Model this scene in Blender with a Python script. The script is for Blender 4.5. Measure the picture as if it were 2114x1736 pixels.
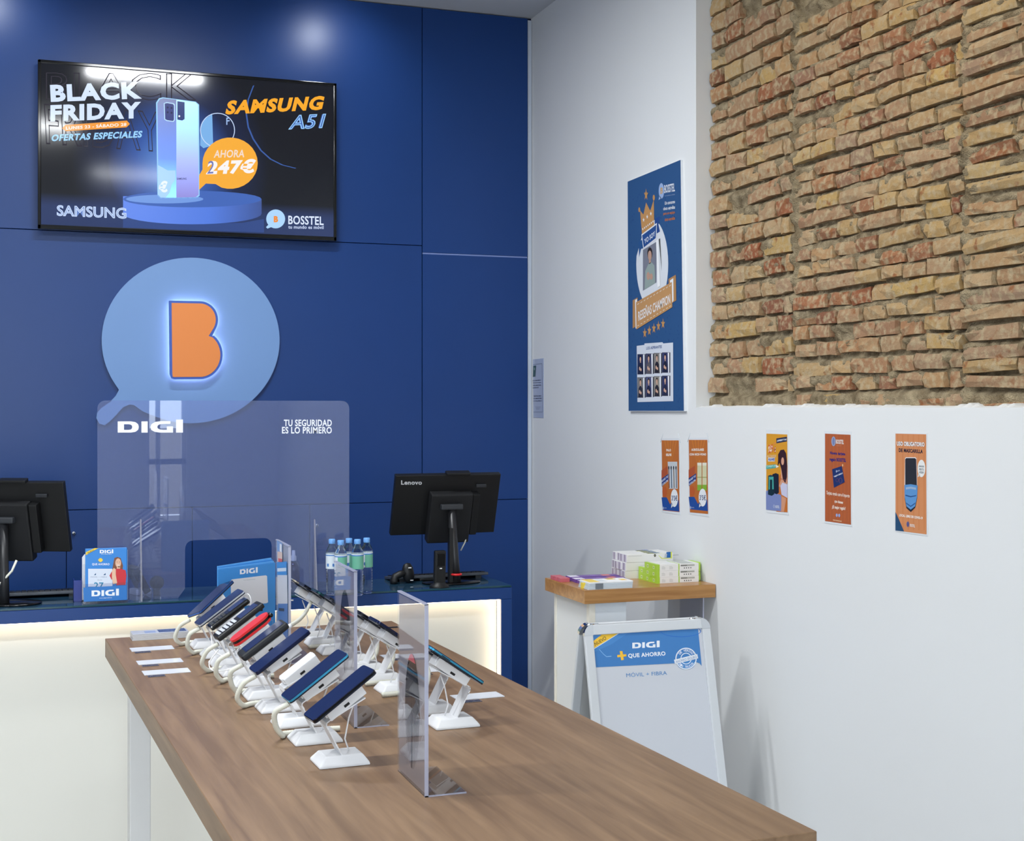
import bpy, bmesh, math, random
from mathutils import Vector, Matrix, noise

for o in list(bpy.data.objects):
    bpy.data.objects.remove(o, do_unlink=True)
SC = bpy.context.scene
COL = SC.collection

# ------------------------------------------------------------------ camera
F, TH, CX, HY, H = 2810.0, math.radians(19.7), 1057.0, 840.0, 1.69
cam = bpy.data.cameras.new('camera')
cam.sensor_width = 36.0
cam.lens = F * 36.0 / 2114.0
cam.shift_y = -(868.0 - HY) / 2114.0
cam.clip_start = 0.05
co = bpy.data.objects.new('camera', cam)
COL.objects.link(co)
co.location = (0, 0, H)
co.rotation_euler = (math.pi / 2, 0, -TH)
SC.camera = co

# ------------------------------------------------------------------ world, lights, exposure
SC.view_settings.view_transform = 'Standard'
SC.view_settings.look = 'None'
SC.view_settings.gamma = 1.0
SC.view_settings.use_curve_mapping = False
SC.view_settings.exposure = 0.12
wd = bpy.data.worlds.new('daylight')
SC.world = wd
wd.use_nodes = True
wd.node_tree.nodes['Background'].inputs[0].default_value = (0.80, 0.90, 1.0, 1)
wd.node_tree.nodes['Background'].inputs[1].default_value = 8.0

def area(name, loc, rot, sx, sy, power, col):
    l = bpy.data.lights.new(name, 'AREA')
    l.shape = 'RECTANGLE'; l.size = sx; l.size_y = sy
    l.energy = power; l.color = col
    o = bpy.data.objects.new(name, l); COL.objects.link(o)
    o.location = loc; o.rotation_euler = rot
    return o
def spot(name, loc, target, power, angle, col, blend=0.6, size=0.03):
    l = bpy.data.lights.new(name, 'SPOT')
    l.energy = power; l.color = col; l.spot_size = math.radians(angle); l.spot_blend = blend
    l.shadow_soft_size = size
    o = bpy.data.objects.new(name, l); COL.objects.link(o)
    o.location = loc
    d = Vector(target) - Vector(loc)
    o.rotation_euler = d.to_track_quat('-Z', 'Y').to_euler()
    return o
NEUT = (0.95, 0.98, 1.0)
area('shop_front_daylight', (-0.75, -3.0, 1.6), (math.radians(90), 0, 0), 2.3, 2.7, 40, (0.86, 0.93, 1.0))
for i, (x, y, p) in enumerate([(-1.3, 0.3, 22), (-1.3, 2.8, 50), (0.8, 1.2, 11), (0.0, 2.9, 26), (0.62, 4.5, 37)]):
    area('ceiling_lamp_light', (x, y, 3.5), (0, 0, 0), 0.6, 0.10, p, NEUT)
spot('track_light', (1.62, 2.9, 3.45), (2.35, 3.5, 2.2), 15, 95, (1.0, 0.86, 0.66), 0.9, 0.05)
spot('track_light', (1.62, 2.0, 3.45), (2.35, 2.8, 2.2), 13, 95, (1.0, 0.86, 0.66), 0.9, 0.05)
spot('wall_washer', (1.32, 5.72, 3.5), (1.32, 6.15, 3.15), 7, 110, (0.9, 0.95, 1.0), 0.9, 0.05)
spot('wall_washer', (-0.15, 5.72, 3.5), (-0.15, 6.15, 3.15), 7, 110, (0.9, 0.95, 1.0), 0.9, 0.05)

# ------------------------------------------------------------------ pixel rays onto real planes (photo frame 2114x1736)
FW = Vector((math.sin(TH), math.cos(TH), 0)); RT = Vector((math.cos(TH), -math.sin(TH), 0)); UP = Vector((0, 0, 1))
def hit(px, py, p0, n):
    d = FW + RT * ((px - CX) / F) + UP * ((HY - py) / F)
    o = Vector((0, 0, H))
    return o + d * ((Vector(p0) - o).dot(n) / d.dot(n))
def py_(px, py, Y): return hit(px, py, (0, Y, 0), Vector((0, 1, 0)))
def px_(px, py, X): return hit(px, py, (X, 0, 0), Vector((1, 0, 0)))
def pz_(px, py, Z): return hit(px, py, (0, 0, Z), Vector((0, 0, 1)))

# ------------------------------------------------------------------ materials
def lin(c):
    return tuple(((v / 255.0) / 12.92 if v <= 10 else (((v / 255.0) + 0.055) / 1.055) ** 2.4) for v in c)
MC = {}
def mat(key, col, rough=0.5, metal=0.0, spec=0.5, emit=0.0, bump=0.0, bscale=40.0, var=0.0, vscale=6.0, coat=0.0, trans=0.0, ior=1.45):
    if key in MC: return MC[key]
    m = bpy.data.materials.new(key); m.use_nodes = True
    nt = m.node_tree; b = nt.nodes['Principled BSDF']
    L = lin(col) + (1,)
    b.inputs['Base Color'].default_value = L
    b.inputs['Roughness'].default_value = rough
    b.inputs['Metallic'].default_value = metal
    b.inputs['Specular IOR Level'].default_value = spec
    b.inputs['Coat Weight'].default_value = coat
    b.inputs['Coat Roughness'].default_value = 0.05
    b.inputs['Transmission Weight'].default_value = trans
    b.inputs['IOR'].default_value = ior
    if emit:
        if key.startswith('glow'): b.inputs['Base Color'].default_value = (.01, .01, .01, 1)
        b.inputs['Emission Color'].default_value = L
        b.inputs['Emission Strength'].default_value = emit
    tc = None
    if bump or var:
        tc = nt.nodes.new('ShaderNodeTexCoord')
    if var:
        n = nt.nodes.new('ShaderNodeTexNoise'); n.inputs['Scale'].default_value = vscale
        n.inputs['Detail'].default_value = 4
        nt.links.new(tc.outputs['Object'], n.inputs['Vector'])
        mx = nt.nodes.new('ShaderNodeMix'); mx.data_type = 'RGBA'
        mx.inputs[6].default_value = tuple(v * (1 - var) for v in L[:3]) + (1,)
        mx.inputs[7].default_value = tuple(min(1, v * (1 + var)) for v in L[:3]) + (1,)
        nt.links.new(n.outputs['Fac'], mx.inputs[0]); nt.links.new(mx.outputs[2], b.inputs['Base Color'])
    if bump:
        n = nt.nodes.new('ShaderNodeTexNoise'); n.inputs['Scale'].default_value = bscale
        n.inputs['Detail'].default_value = 5
        nt.links.new(tc.outputs['Object'], n.inputs['Vector'])
        bp = nt.nodes.new('ShaderNodeBump'); bp.inputs['Strength'].default_value = bump
        bp.inputs['Distance'].default_value = 0.01
        nt.links.new(n.outputs['Fac'], bp.inputs['Height']); nt.links.new(bp.outputs['Normal'], b.inputs['Normal'])
    MC[key] = m
    return m
def clear(key, tint, rough=0.0, haze=0.0, ior=1.49, hc=(0.8, 0.8, 0.85)):
    if key in MC: return MC[key]
    m = bpy.data.materials.new(key); m.use_nodes = True
    nt = m.node_tree; nt.nodes.clear()
    out = nt.nodes.new('ShaderNodeOutputMaterial')
    t = nt.nodes.new('ShaderNodeBsdfTransparent'); t.inputs[0].default_value = lin(tint) + (1,)
    g = nt.nodes.new('ShaderNodeBsdfGlossy'); g.inputs['Roughness'].default_value = rough
    fr = nt.nodes.new('ShaderNodeFresnel'); fr.inputs[0].default_value = ior
    mx = nt.nodes.new('ShaderNodeMixShader')
    gm = nt.nodes.new('ShaderNodeNewGeometry'); mr = nt.nodes.new('ShaderNodeMapRange')
    mr.inputs[3].default_value = ior; mr.inputs[4].default_value = 1.0 / ior      # same reflectance on both faces of the sheet
    nt.links.new(gm.outputs['Backfacing'], mr.inputs[0]); nt.links.new(mr.outputs[0], fr.inputs[0])
    nt.links.new(fr.outputs[0], mx.inputs[0]); nt.links.new(t.outputs[0], mx.inputs[1]); nt.links.new(g.outputs[0], mx.inputs[2])
    last = mx
    if haze:
        d = nt.nodes.new('ShaderNodeBsdfDiffuse'); d.inputs[0].default_value = tuple(hc) + (1,)
        m2 = nt.nodes.new('ShaderNodeMixShader'); m2.inputs[0].default_value = haze
        nt.links.new(mx.outputs[0], m2.inputs[1]); nt.links.new(d.outputs[0], m2.inputs[2]); last = m2
    nt.links.new(last.outputs[0], out.inputs[0])
    MC[key] = m
    return m
def wood(key, c1, c2, axis=(3, 30, 30), rough=0.45, spec=0.4):
    if key in MC: return MC[key]
    m = bpy.data.materials.new(key); m.use_nodes = True
    nt = m.node_tree; b = nt.nodes['Principled BSDF']
    tc = nt.nodes.new('ShaderNodeTexCoord'); mp = nt.nodes.new('ShaderNodeMapping')
    mp.inputs['Scale'].default_value = axis
    nt.links.new(tc.outputs['Object'], mp.inputs[0])
    n = nt.nodes.new('ShaderNodeTexNoise'); n.inputs['Scale'].default_value = 2.2; n.inputs['Detail'].default_value = 8
    n.inputs['Distortion'].default_value = 0.6
    nt.links.new(mp.outputs[0], n.inputs['Vector'])
    r = nt.nodes.new('ShaderNodeValToRGB')
    r.color_ramp.elements[0].position = 0.3; r.color_ramp.elements[0].color = lin(c1) + (1,)
    r.color_ramp.elements[1].position = 0.7; r.color_ramp.elements[1].color = lin(c2) + (1,)
    nt.links.new(n.outputs['Fac'], r.inputs[0]); nt.links.new(r.outputs[0], b.inputs['Base Color'])
    bp = nt.nodes.new('ShaderNodeBump'); bp.inputs['Strength'].default_value = 0.15; bp.inputs['Distance'].default_value = 0.002
    nt.links.new(n.outputs['Fac'], bp.inputs['Height']); nt.links.new(bp.outputs['Normal'], b.inputs['Normal'])
    b.inputs['Roughness'].default_value = rough; b.inputs['Specular IOR Level'].default_value = spec
    MC[key] = m
    return m
def gradient(key, stops, axis, lo, hi, emit=0.0, rough=0.3):
    """printed or displayed colour gradient along one object axis"""
    if key in MC: return MC[key]
    m = bpy.data.materials.new(key); m.use_nodes = True
    nt = m.node_tree; b = nt.nodes['Principled BSDF']
    tc = nt.nodes.new('ShaderNodeTexCoord'); sp = nt.nodes.new('ShaderNodeSeparateXYZ')
    nt.links.new(tc.outputs['Object'], sp.inputs[0])
    mr = nt.nodes.new('ShaderNodeMapRange'); mr.inputs[1].default_value = lo; mr.inputs[2].default_value = hi
    nt.links.new(sp.outputs[axis], mr.inputs[0])
    r = nt.nodes.new('ShaderNodeValToRGB')
    els = r.color_ramp.elements
    while len(els) < len(stops): els.new(0.5)
    for e, (p, c) in zip(els, stops):
        e.position = p; e.color = lin(c) + (1,)
    nt.links.new(mr.outputs[0], r.inputs[0])
    nt.links.new(r.outputs[0], b.inputs['Base Color'])
    if emit:
        nt.links.new(r.outputs[0], b.inputs['Emission Color']); b.inputs['Emission Strength'].default_value = emit
    b.inputs['Roughness'].default_value = rough
    MC[key] = m
    return m

BLUE = mat('blue laminate', (24, 60, 120), 0.34, spec=0.38, bump=0.02, bscale=250, var=0.05, vscale=2.5)
BLUE_GAP = mat('dark blue joint', (14, 24, 60), 0.8)
WALLM = mat('white plaster', (224, 226, 227), 0.85, spec=0.2, bump=0.12, bscale=9, var=0.02, vscale=1.5)
CEILM = mat('ceiling paint', (205, 208, 212), 0.9, spec=0.1)
FLOORM = mat('grey floor', (150, 148, 144), 0.35, var=0.08, vscale=3)
BLACK = mat('black plastic', (16, 17, 19), 0.45)
BLACKG = mat('glossy black', (10, 11, 13), 0.12)
DGREY = mat('dark grey plastic', (44, 47, 52), 0.5)
WHITE = mat('white plastic', (232, 233, 236), 0.35)
CREAM = mat('ivory cable', (222, 222, 208), 0.45)
SILVER = mat('silver aluminium', (205, 210, 215), 0.35, metal=0.6)
CHROME = mat('chrome', (225, 228, 232), 0.08, metal=1.0)
CLEAR = clear('clear acrylic', (248, 249, 252), 0.0, haze=0.02)
CLEARH = clear('hazy acrylic', (226, 226, 236), 0.05, haze=0.22)
EDGE = mat('acrylic edge', (205, 208, 228), 0.15, trans=0.4)
GLASST = mat('green glass top', (40, 70, 92), 0.04, spec=0.7)
GLASSE = mat('green glass edge', (20, 66, 78), 0.1)
PAPER = mat('white paper', (235, 236, 238), 0.6)
PANELW = mat('warm white panel', (228, 227, 218), 0.6)
LEDW = mat('warm led', (255, 232, 196), 0.5, emit=9.0)
LEDC = mat('cool led', (255, 236, 240), 0.5, emit=12.0)

# ------------------------------------------------------------------ mesh builder
MW = {}      # root -> world matrix
class MB:
    def __init__(s): s.v = []; s.f = []; s.m = []; s.mats = []; s.smooth = []
    def mi(s, m):
        if m not in s.mats: s.mats.append(m)
        return s.mats.index(m)
    def add(s, vs, fs, m, M=None, smooth=False):
        b = len(s.v)
        for v in vs:
            v = Vector(v)
            s.v.append(M @ v if M is not None else v)
        k = s.mi(m)
        for f in fs:
            s.f.append(tuple(b + i for i in f)); s.m.append(k); s.smooth.append(smooth)
        return s
    def bmadd(s, bm, m, M=None, smooth=False):
        bm.verts.index_update()
        s.add([v.co.copy() for v in bm.verts], [[v.index for v in f.verts] for f in bm.faces], m, M, smooth); bm.free()
        return s
    def box(s, lo, hi, m, bev=0.0, M=None, seg=2):
        lo = Vector(lo); hi = Vector(hi)
        bm = bmesh.new(); bmesh.ops.create_cube(bm, size=1.0)
        c = (lo + hi) / 2; d = hi - lo
        for v in bm.verts: v.co = Vector((v.co.x * d.x + c.x, v.co.y * d.y + c.y, v.co.z * d.z + c.z))
        if bev: bmesh.ops.bevel(bm, geom=bm.edges[:], offset=bev, segments=seg, profile=0.6, affect='EDGES')
        return s.bmadd(bm, m, M, False)
    def prism(s, pts, vec, m, M=None, bev=0.0, smooth=False):
        """polygon of 3D points extruded by vec"""
        n = len(pts); vec = Vector(vec)
        vs = [Vector(p) for p in pts] + [Vector(p) + vec for p in pts]
        fs = [list(range(n)), list(range(2 * n - 1, n - 1, -1))] + [[i, i + n, (i + 1) % n + n, (i + 1) % n] for i in range(n)]
        if bev:
            bm = bmesh.new(); bv = [bm.verts.new(v) for v in vs]
            for f in fs: bm.faces.new([bv[i] for i in f])
            bmesh.ops.bevel(bm, geom=bm.edges[:], offset=bev, segments=2, profile=0.6, affect='EDGES')
            return s.bmadd(bm, m, M)
        return s.add(vs, fs, m, M)
    def tube(s, path, r, m, n=8, M=None, ridge=None, cap=True):
        path = [Vector(p) for p in path]; vs = []; fs = []
        up = Vector((0, 0, 1)); prev = None
        for i, p in enumerate(path):
            t = (path[min(i + 1, len(path) - 1)] - path[max(i - 1, 0)]).normalized()
            a = t.cross(up)
            if a.length < 1e-3: a = t.cross(Vector((0, 1, 0)))
            a.normalize()
            if prev is not None and prev.length > 0:
                a2 = prev - t * prev.dot(t)
                if a2.length > 1e-4: a = a2.normalized()
            prev = a; b = t.cross(a)
            rr = r if not callable(r) else r(i / (len(path) - 1))
            if ridge and i % 2: rr *= ridge
            for k in range(n):
                q = 2 * math.pi * k / n
                vs.append(p + a * math.cos(q) * rr + b * math.sin(q) * rr)
        for i in range(len(path) - 1):
            for k in range(n):
                fs.append([i * n + k, i * n + (k + 1) % n, (i + 1) * n + (k + 1) % n, (i + 1) * n + k])
        if cap:
            fs.append(list(range(n))[::-1]); fs.append([(len(path) - 1) * n + k for k in range(n)])
        return s.add(vs, fs, m, M, True)
    def lathe(s, prof, m, M=None, n=24, smooth=True, cap=True):
        vs = []; fs = []
        for (r, z) in prof:
            for k in range(n):
                q = 2 * math.pi * k / n
                vs.append((r * math.cos(q), r * math.sin(q), z))
        for i in range(len(prof) - 1):
            for k in range(n):
                fs.append([i * n + k, i * n + (k + 1) % n, (i + 1) * n + (k + 1) % n, (i + 1) * n + k])
        if cap:
            fs.append(list(range(n))[::-1]); fs.append([(len(prof) - 1) * n + k for k in range(n)])
        return s.add(vs, fs, m, M, smooth)
    def build(s, name, parent=None, local=False, origin=None):
        if parent is not None:
            inv = MW[parent].inverted()
            vs = s.v if local else [inv @ v for v in s.v]; M0 = MW[parent]
            loc = Vector((0, 0, 0))
        else:
            if origin is None:
                xs = [v.x for v in s.v]; ys = [v.y for v in s.v]; zs = [v.z for v in s.v]
                origin = Vector(((min(xs) + max(xs)) / 2, (min(ys) + max(ys)) / 2, min(zs)))
            loc = Vector(origin); vs = [v - loc for v in s.v]
        me = bpy.data.meshes.new(name)
        me.from_pydata([tuple(v) for v in vs], [], s.f)
        for m in s.mats: me.materials.append(m)
        me.polygons.foreach_set('material_index', s.m)
        me.polygons.foreach_set('use_smooth', s.smooth)
        me.validate(); me.update()
        o = bpy.data.objects.new(name, me); COL.objects.link(o)
        o.location = loc
        if parent is not None:
            o.parent = parent; MW[o] = MW[parent].copy()
        else:
            MW[o] = Matrix.Translation(loc)
        return o
def tag(o, label=None, cat=None, group=None, kind=None):
    if label: o['label'] = label
    if cat: o['category'] = cat
    if group: o['group'] = group
    if kind: o['kind'] = kind
    return o
def thing(name, loc, label, cat, rz=0.0, group=None):
    o = bpy.data.objects.new(name, None); COL.objects.link(o)
    o.empty_display_size = 0.05
    o.location = loc; o.rotation_euler = (0, 0, rz)
    MW[o] = Matrix.Translation(Vector(loc)) @ Matrix.Rotation(rz, 4, 'Z')
    return tag(o, label, cat, group)
def kids(o): return [c for c in list(bpy.data.objects) if c.parent == o]
def dup(o, loc, rz=0.0, label=None, swap=None):
    KIDS = {}
    for c in bpy.data.objects:
        if c.parent: KIDS.setdefault(c.parent, []).append(c)
    def rec(a, par):
        c = a.copy(); COL.objects.link(c)
        if par is not None: c.parent = par
        for k in KIDS.get(a, []): rec(k, c)
        return c
    c = rec(o, None)
    c.location = loc; c.rotation_euler = (0, 0, rz)
    MW[c] = Matrix.Translation(Vector(loc)) @ Matrix.Rotation(rz, 4, 'Z')
    if label: c['label'] = label
    return c

# ------------------------------------------------------------------ flat print: shapes and lettering laid on a real surface
TX = {}
def textline(s, w):
    cu = bpy.data.curves.new('lettering', 'FONT'); cu.body = s; cu.fill_mode = 'NONE'; cu.bevel_depth = w; cu.bevel_resolution = 0; cu.resolution_u = 3
    ob = bpy.data.objects.new('lettering', cu); COL.objects.link(ob)
    me = bpy.data.meshes.new_from_object(ob.evaluated_get(bpy.context.evaluated_depsgraph_get()))
    r = ([(v.co.x, v.co.y) for v in me.vertices], [tuple(p.vertices) for p in me.polygons])
    bpy.data.objects.remove(ob); bpy.data.meshes.remove(me); bpy.data.curves.remove(cu)
    return r
def textmesh(s, off=0.0, res=3):
    if off < 0: return textline(s, -off)
    k = (s, off, res)
    if k in TX: return TX[k]
    cu = bpy.data.curves.new('lettering', 'FONT'); cu.body = s; cu.offset = max(off, 0); cu.space_character = 1 + max(off, 0) * 2.4; cu.resolution_u = res
    cu.fill_mode = 'FRONT'; cu.dimensions = '2D'
    ob = bpy.data.objects.new('lettering', cu); COL.objects.link(ob)
    dg = bpy.context.evaluated_depsgraph_get()
    me = bpy.data.meshes.new_from_object(ob.evaluated_get(dg))
    vs = [(v.co.x, v.co.y) for v in me.vertices]; fs = [tuple(p.vertices) for p in me.polygons]
    bpy.data.objects.remove(ob); bpy.data.meshes.remove(me); bpy.data.curves.remove(cu)
    TX[k] = (vs, fs)
    return TX[k]
class Art:
    """print on a plane; coordinates are given as photo pixels and carried onto that plane"""
    def __init__(s, p0, n, emit=0.0, rough=0.5, base=0.0006, step=0.0002):
        s.p0 = Vector(p0); s.n = Vector(n).normalized(); s.mb = MB(); s.emit = emit; s.rough = rough; s.base = base; s.step = step
    def m(s, c):
        if not isinstance(c, tuple): return c
        return mat(('glow ' if s.emit else 'ink ') + '%d %d %d' % c + (' %.2f' % s.emit if s.emit else ' %.1f' % s.rough), c if not s.emit else c, s.rough, emit=s.emit, spec=0.3)
    def P(s, px, py, lay): return hit(px, py, s.p0, s.n) + s.n * (s.base + lay * s.step)
    def poly(s, pts, c, lay=1):
        s.mb.add([s.P(x, y, lay) for x, y in pts], [list(range(len(pts)))], s.m(c)); return s
    def ring(s, a, b, c, lay=1, closed=True):
        n = len(a); vs = [s.P(x, y, lay) for x, y in a] + [s.P(x, y, lay) for x, y in b]
        s.mb.add(vs, [[i, (i + 1) % n, n + (i + 1) % n, n + i] for i in range(n if closed else n - 1)], s.m(c)); return s
    def ell(s, cx, cy, rx, ry, c, lay=1, n=28):
        return s.poly([(cx + rx * math.cos(2 * math.pi * i / n), cy + ry * math.sin(2 * math.pi * i / n)) for i in range(n)], c, lay)
    def ellring(s, cx, cy, rx, ry, w, c, lay=1, n=36):
        q = [2 * math.pi * i / n for i in range(n)]
        return s.ring([(cx + rx * math.cos(t), cy + ry * math.sin(t)) for t in q], [(cx + (rx - w) * math.cos(t), cy + (ry - w) * math.sin(t)) for t in q], c, lay)
    def rect(s, x0, y0, x1, y1, c, lay=1): return s.poly([(x0, y0), (x1, y0), (x1, y1), (x0, y1)], c, lay)
    def line(s, x0, y0, x1, y1, w, c, lay=1):
        d = math.hypot(x1 - x0, y1 - y0) or 1; nx, ny = -(y1 - y0) / d * w / 2, (x1 - x0) / d * w / 2
        return s.poly([(x0 + nx, y0 + ny), (x1 + nx, y1 + ny), (x1 - nx, y1 - ny), (x0 - nx, y0 - ny)], c, lay)
    def frame(s, x0, y0, x1, y1, w, c, lay=1):
        return s.ring([(x0, y0), (x1, y0), (x1, y1), (x0, y1)], [(x0 + w, y0 + w), (x1 - w, y0 + w), (x1 - w, y1 - w), (x0 + w, y1 - w)], c, lay)
    def star(s, cx, cy, r, ry, c, lay=1):
        return s.poly([(cx + (r if i % 2 == 0 else r * .42) * math.sin(math.pi * i / 5), cy - (ry if i % 2 == 0 else ry * .42) * math.cos(math.pi * i / 5)) for i in range(10)], c, lay)
    def text(s, t, TL, TR, BL, c, bold=0.0, lay=2, ital=0.0, res=3):
        vs, fs = textmesh(t, bold, res); v0 = vs
        if not v0: return s
        x0 = min(v[0] for v in v0); x1 = max(v[0] for v in v0); y0 = min(v[1] for v in v0); y1 = max(v[1] for v in v0)
        if bold < 0: x0 -= bold; x1 += bold; y0 -= bold; y1 += bold
        out = []
        for (x, y) in vs:
            u = (x - x0) / (x1 - x0); w = (y1 - y) / (y1 - y0)
            u2 = u + ital * (1 - w) * (y1 - y0) / (x1 - x0)
            out.append(s.P(TL[0] + (TR[0] - TL[0]) * u2 + (BL[0] - TL[0]) * w, TL[1] + (TR[1] - TL[1]) * u2 + (BL[1] - TL[1]) * w, lay))
        s.mb.add(out, fs, s.m(c)); return s
    def tb(s, t, x0, y0, x1, y1, c, bold=0.0, lay=2, ital=0.0, sk=0.0, res=3):
        """lettering in an upright box; sk = rise of the right end in pixels"""
        return s.text(t, (x0, y0), (x1, y0 + sk), (x0, y1), c, bold, lay, ital, res)
    def digi(s, x0, y0, x1, y1, c, lay=2, sk=0.0):
        W = x1 - x0; Hh = y1 - y0
        def T(p): return [(x0 + u * W, y0 + v * Hh + sk * u) for u, v in p]
        a = [(0, .14), (.20, .14), (.27, .20), (.31, .36), (.32, .57), (.31, .78), (.27, .94), (.20, 1), (0, 1)]
        b = [(.095, .36), (.17, .36), (.20, .40), (.215, .46), (.22, .57), (.215, .68), (.20, .76), (.17, .79), (.095, .79)]
        s.ring(T(a), T(b), c, lay)
        s.poly(T([(.36, .14), (.455, .14), (.455, 1), (.36, 1)]), c, lay)
        a = [(.80, .12), (.66, .12), (.57, .18), (.51, .35), (.495, .57), (.51, .80), (.56, .94), (.64, 1), (.84, 1)]
        b = [(.80, .33), (.70, .33), (.64, .36), (.61, .44), (.60, .57), (.61, .69), (.64, .76), (.69, .79), (.84, .79)]
        s.ring(T(a), T(b), c, lay, closed=False)
        s.poly(T([(.745, .52), (.84, .52), (.84, .80), (.745, .80)]), c, lay)
        s.poly(T([(.885, 0), (.99, 0), (.99, 1), (.885, 1)]), c, lay)
        return s
    def bubble(s, cx, cy, rx, ry, c, lay=1, tail=(-.95, 1.15)):
        s.ell(cx, cy, rx, ry, c, lay)
        tx, ty = cx + tail[0] * rx, cy + tail[1] * ry
        s.poly([(tx, ty), (cx - .75 * rx, cy + .45 * ry), (cx - .2 * rx, cy + .9 * ry)], c, lay)
        return s
    def build(s, name, parent): return s.mb.build(name, parent)

# ================================================================== THE SETTING
XW, YB, ZC = 2.305, 6.163, 3.565        # right wall, back wall backing, ceiling
YF = YB - 0.018                         # front of the blue panels
ZS = 1.6885                             # sill of the brick recess
def struct(name, mb, parent=None, **k):
    o = mb.build(name, parent)
    if parent is None: o['kind'] = 'structure'
    return o
struct('floor', MB().box((-3.4, -3.3, -0.1), (XW + 0.3, YB + 0.2, 0.0), FLOORM))
struct('ceiling', MB().box((-3.4, -3.3, ZC), (XW + 0.3, YB + 0.2, ZC + 0.1), CEILM))
struct('wall_left', MB().box((-3.4, -3.3, 0), (-3.2, YB + 0.2, ZC), WALLM))
fw = MB()
fw.box((-3.2, -3.3, 0), (-1.9, -3.1, ZC), WALLM); fw.box((0.42, -3.3, 0), (1.06, -3.1, ZC), WALLM); fw.box((1.44, -3.3, 0), (XW, -3.1, ZC), WALLM)
fw.box((-1.9, -3.3, 2.95), (0.42, -3.1, ZC), WALLM); fw.box((1.06, -3.3, 2.6), (1.44, -3.1, ZC), WALLM)
struct('wall_front', fw)
fr = MB()
for x in (-1.9, -0.8, 0.36): fr.box((x, -3.24, 0), (x + .06, -3.16, 2.95), DGREY)
for x in (1.06, 1.40, 1.16): fr.box((x, -3.24, 0), (x + .04, -3.16, 2.6), WHITE)
fr.box((1.06, -3.24, 1.15), (1.44, -3.16, 1.20), DGREY); fr.box((1.06, -3.24, 0), (1.44, -3.16, .25), DGREY)
fr.box((-1.9, -3.24, 2.3), (0.42, -3.16, 2.36), DGREY)
OUT = mat('added street wall', (176, 168, 156), .9); PAV = mat('street paving', (150, 146, 140), .9)
struct('ground_street', MB().box((-9, -12, -0.12), (9, -3.3, -0.02), PAV))
of = MB(); of.box((-9, -12.3, 0), (9, -12, 1.35), OUT)  # unseen low wall, added and kept low so sky reflects in the counter screen
struct('wall_street_added', of)
struct('trim_1', fr)

# right wall with its recess showing old brick
Y1 = px_(1437, 840, XW).y               # far side of the recess
Y0 = 1.9                                # near side, out of frame
rw = MB()
rw.box((XW, -3.3, 0), (XW + 0.3, YB + 0.2, ZS), WALLM)
rw.box((XW, Y1, ZS), (XW + 0.3, YB + 0.2, ZC), WALLM)
rw.box((XW, -3.3, ZS), (XW + 0.3, Y0, ZC), WALLM)
rw.box((XW + 0.14, Y0, ZS), (XW + 0.3, Y1, ZC), WALLM)
WR = struct('wall_right', rw)

# mortar bed: a displaced sheet in the recess
MORT = bpy.data.materials.new('sandy mortar'); MORT.use_nodes = True
nt = MORT.node_tree; b = nt.nodes['Principled BSDF']; tc = nt.nodes.new('ShaderNodeTexCoord')
n1 = nt.nodes.new('ShaderNodeTexNoise'); n1.inputs['Scale'].default_value = 26; n1.inputs['Detail'].default_value = 8
n2 = nt.nodes.new('ShaderNodeTexNoise'); n2.inputs['Scale'].default_value = 260; n2.inputs['Detail'].default_value = 3
r = nt.nodes.new('ShaderNodeValToRGB')
for e, (p, c) in zip(r.color_ramp.elements, [(0.3, (128, 112, 86)), (0.7, (206, 188, 154))]): e.position = p; e.color = lin(c) + (1,)
nt.links.new(tc.outputs['Object'], n1.inputs['Vector']); nt.links.new(tc.outputs['Object'], n2.inputs['Vector'])
nt.links.new(n1.outputs['Fac'], r.inputs[0]); nt.links.new(r.outputs[0], b.inputs['Base Color'])
ad = nt.nodes.new('ShaderNodeMath'); ad.operation = 'ADD'
nt.links.new(n1.outputs['Fac'], ad.inputs[0]); nt.links.new(n2.outputs['Fac'], ad.inputs[1])
bp = nt.nodes.new('ShaderNodeBump'); bp.inputs['Strength'].default_value = 1.0; bp.inputs['Distance'].default_value = 0.014
nt.links.new(ad.outputs[0], bp.inputs['Height']); nt.links.new(bp.outputs['Normal'], b.inputs['Normal'])
b.inputs['Roughness'].default_value = 0.95; b.inputs['Specular IOR Level'].default_value = 0.15

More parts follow.
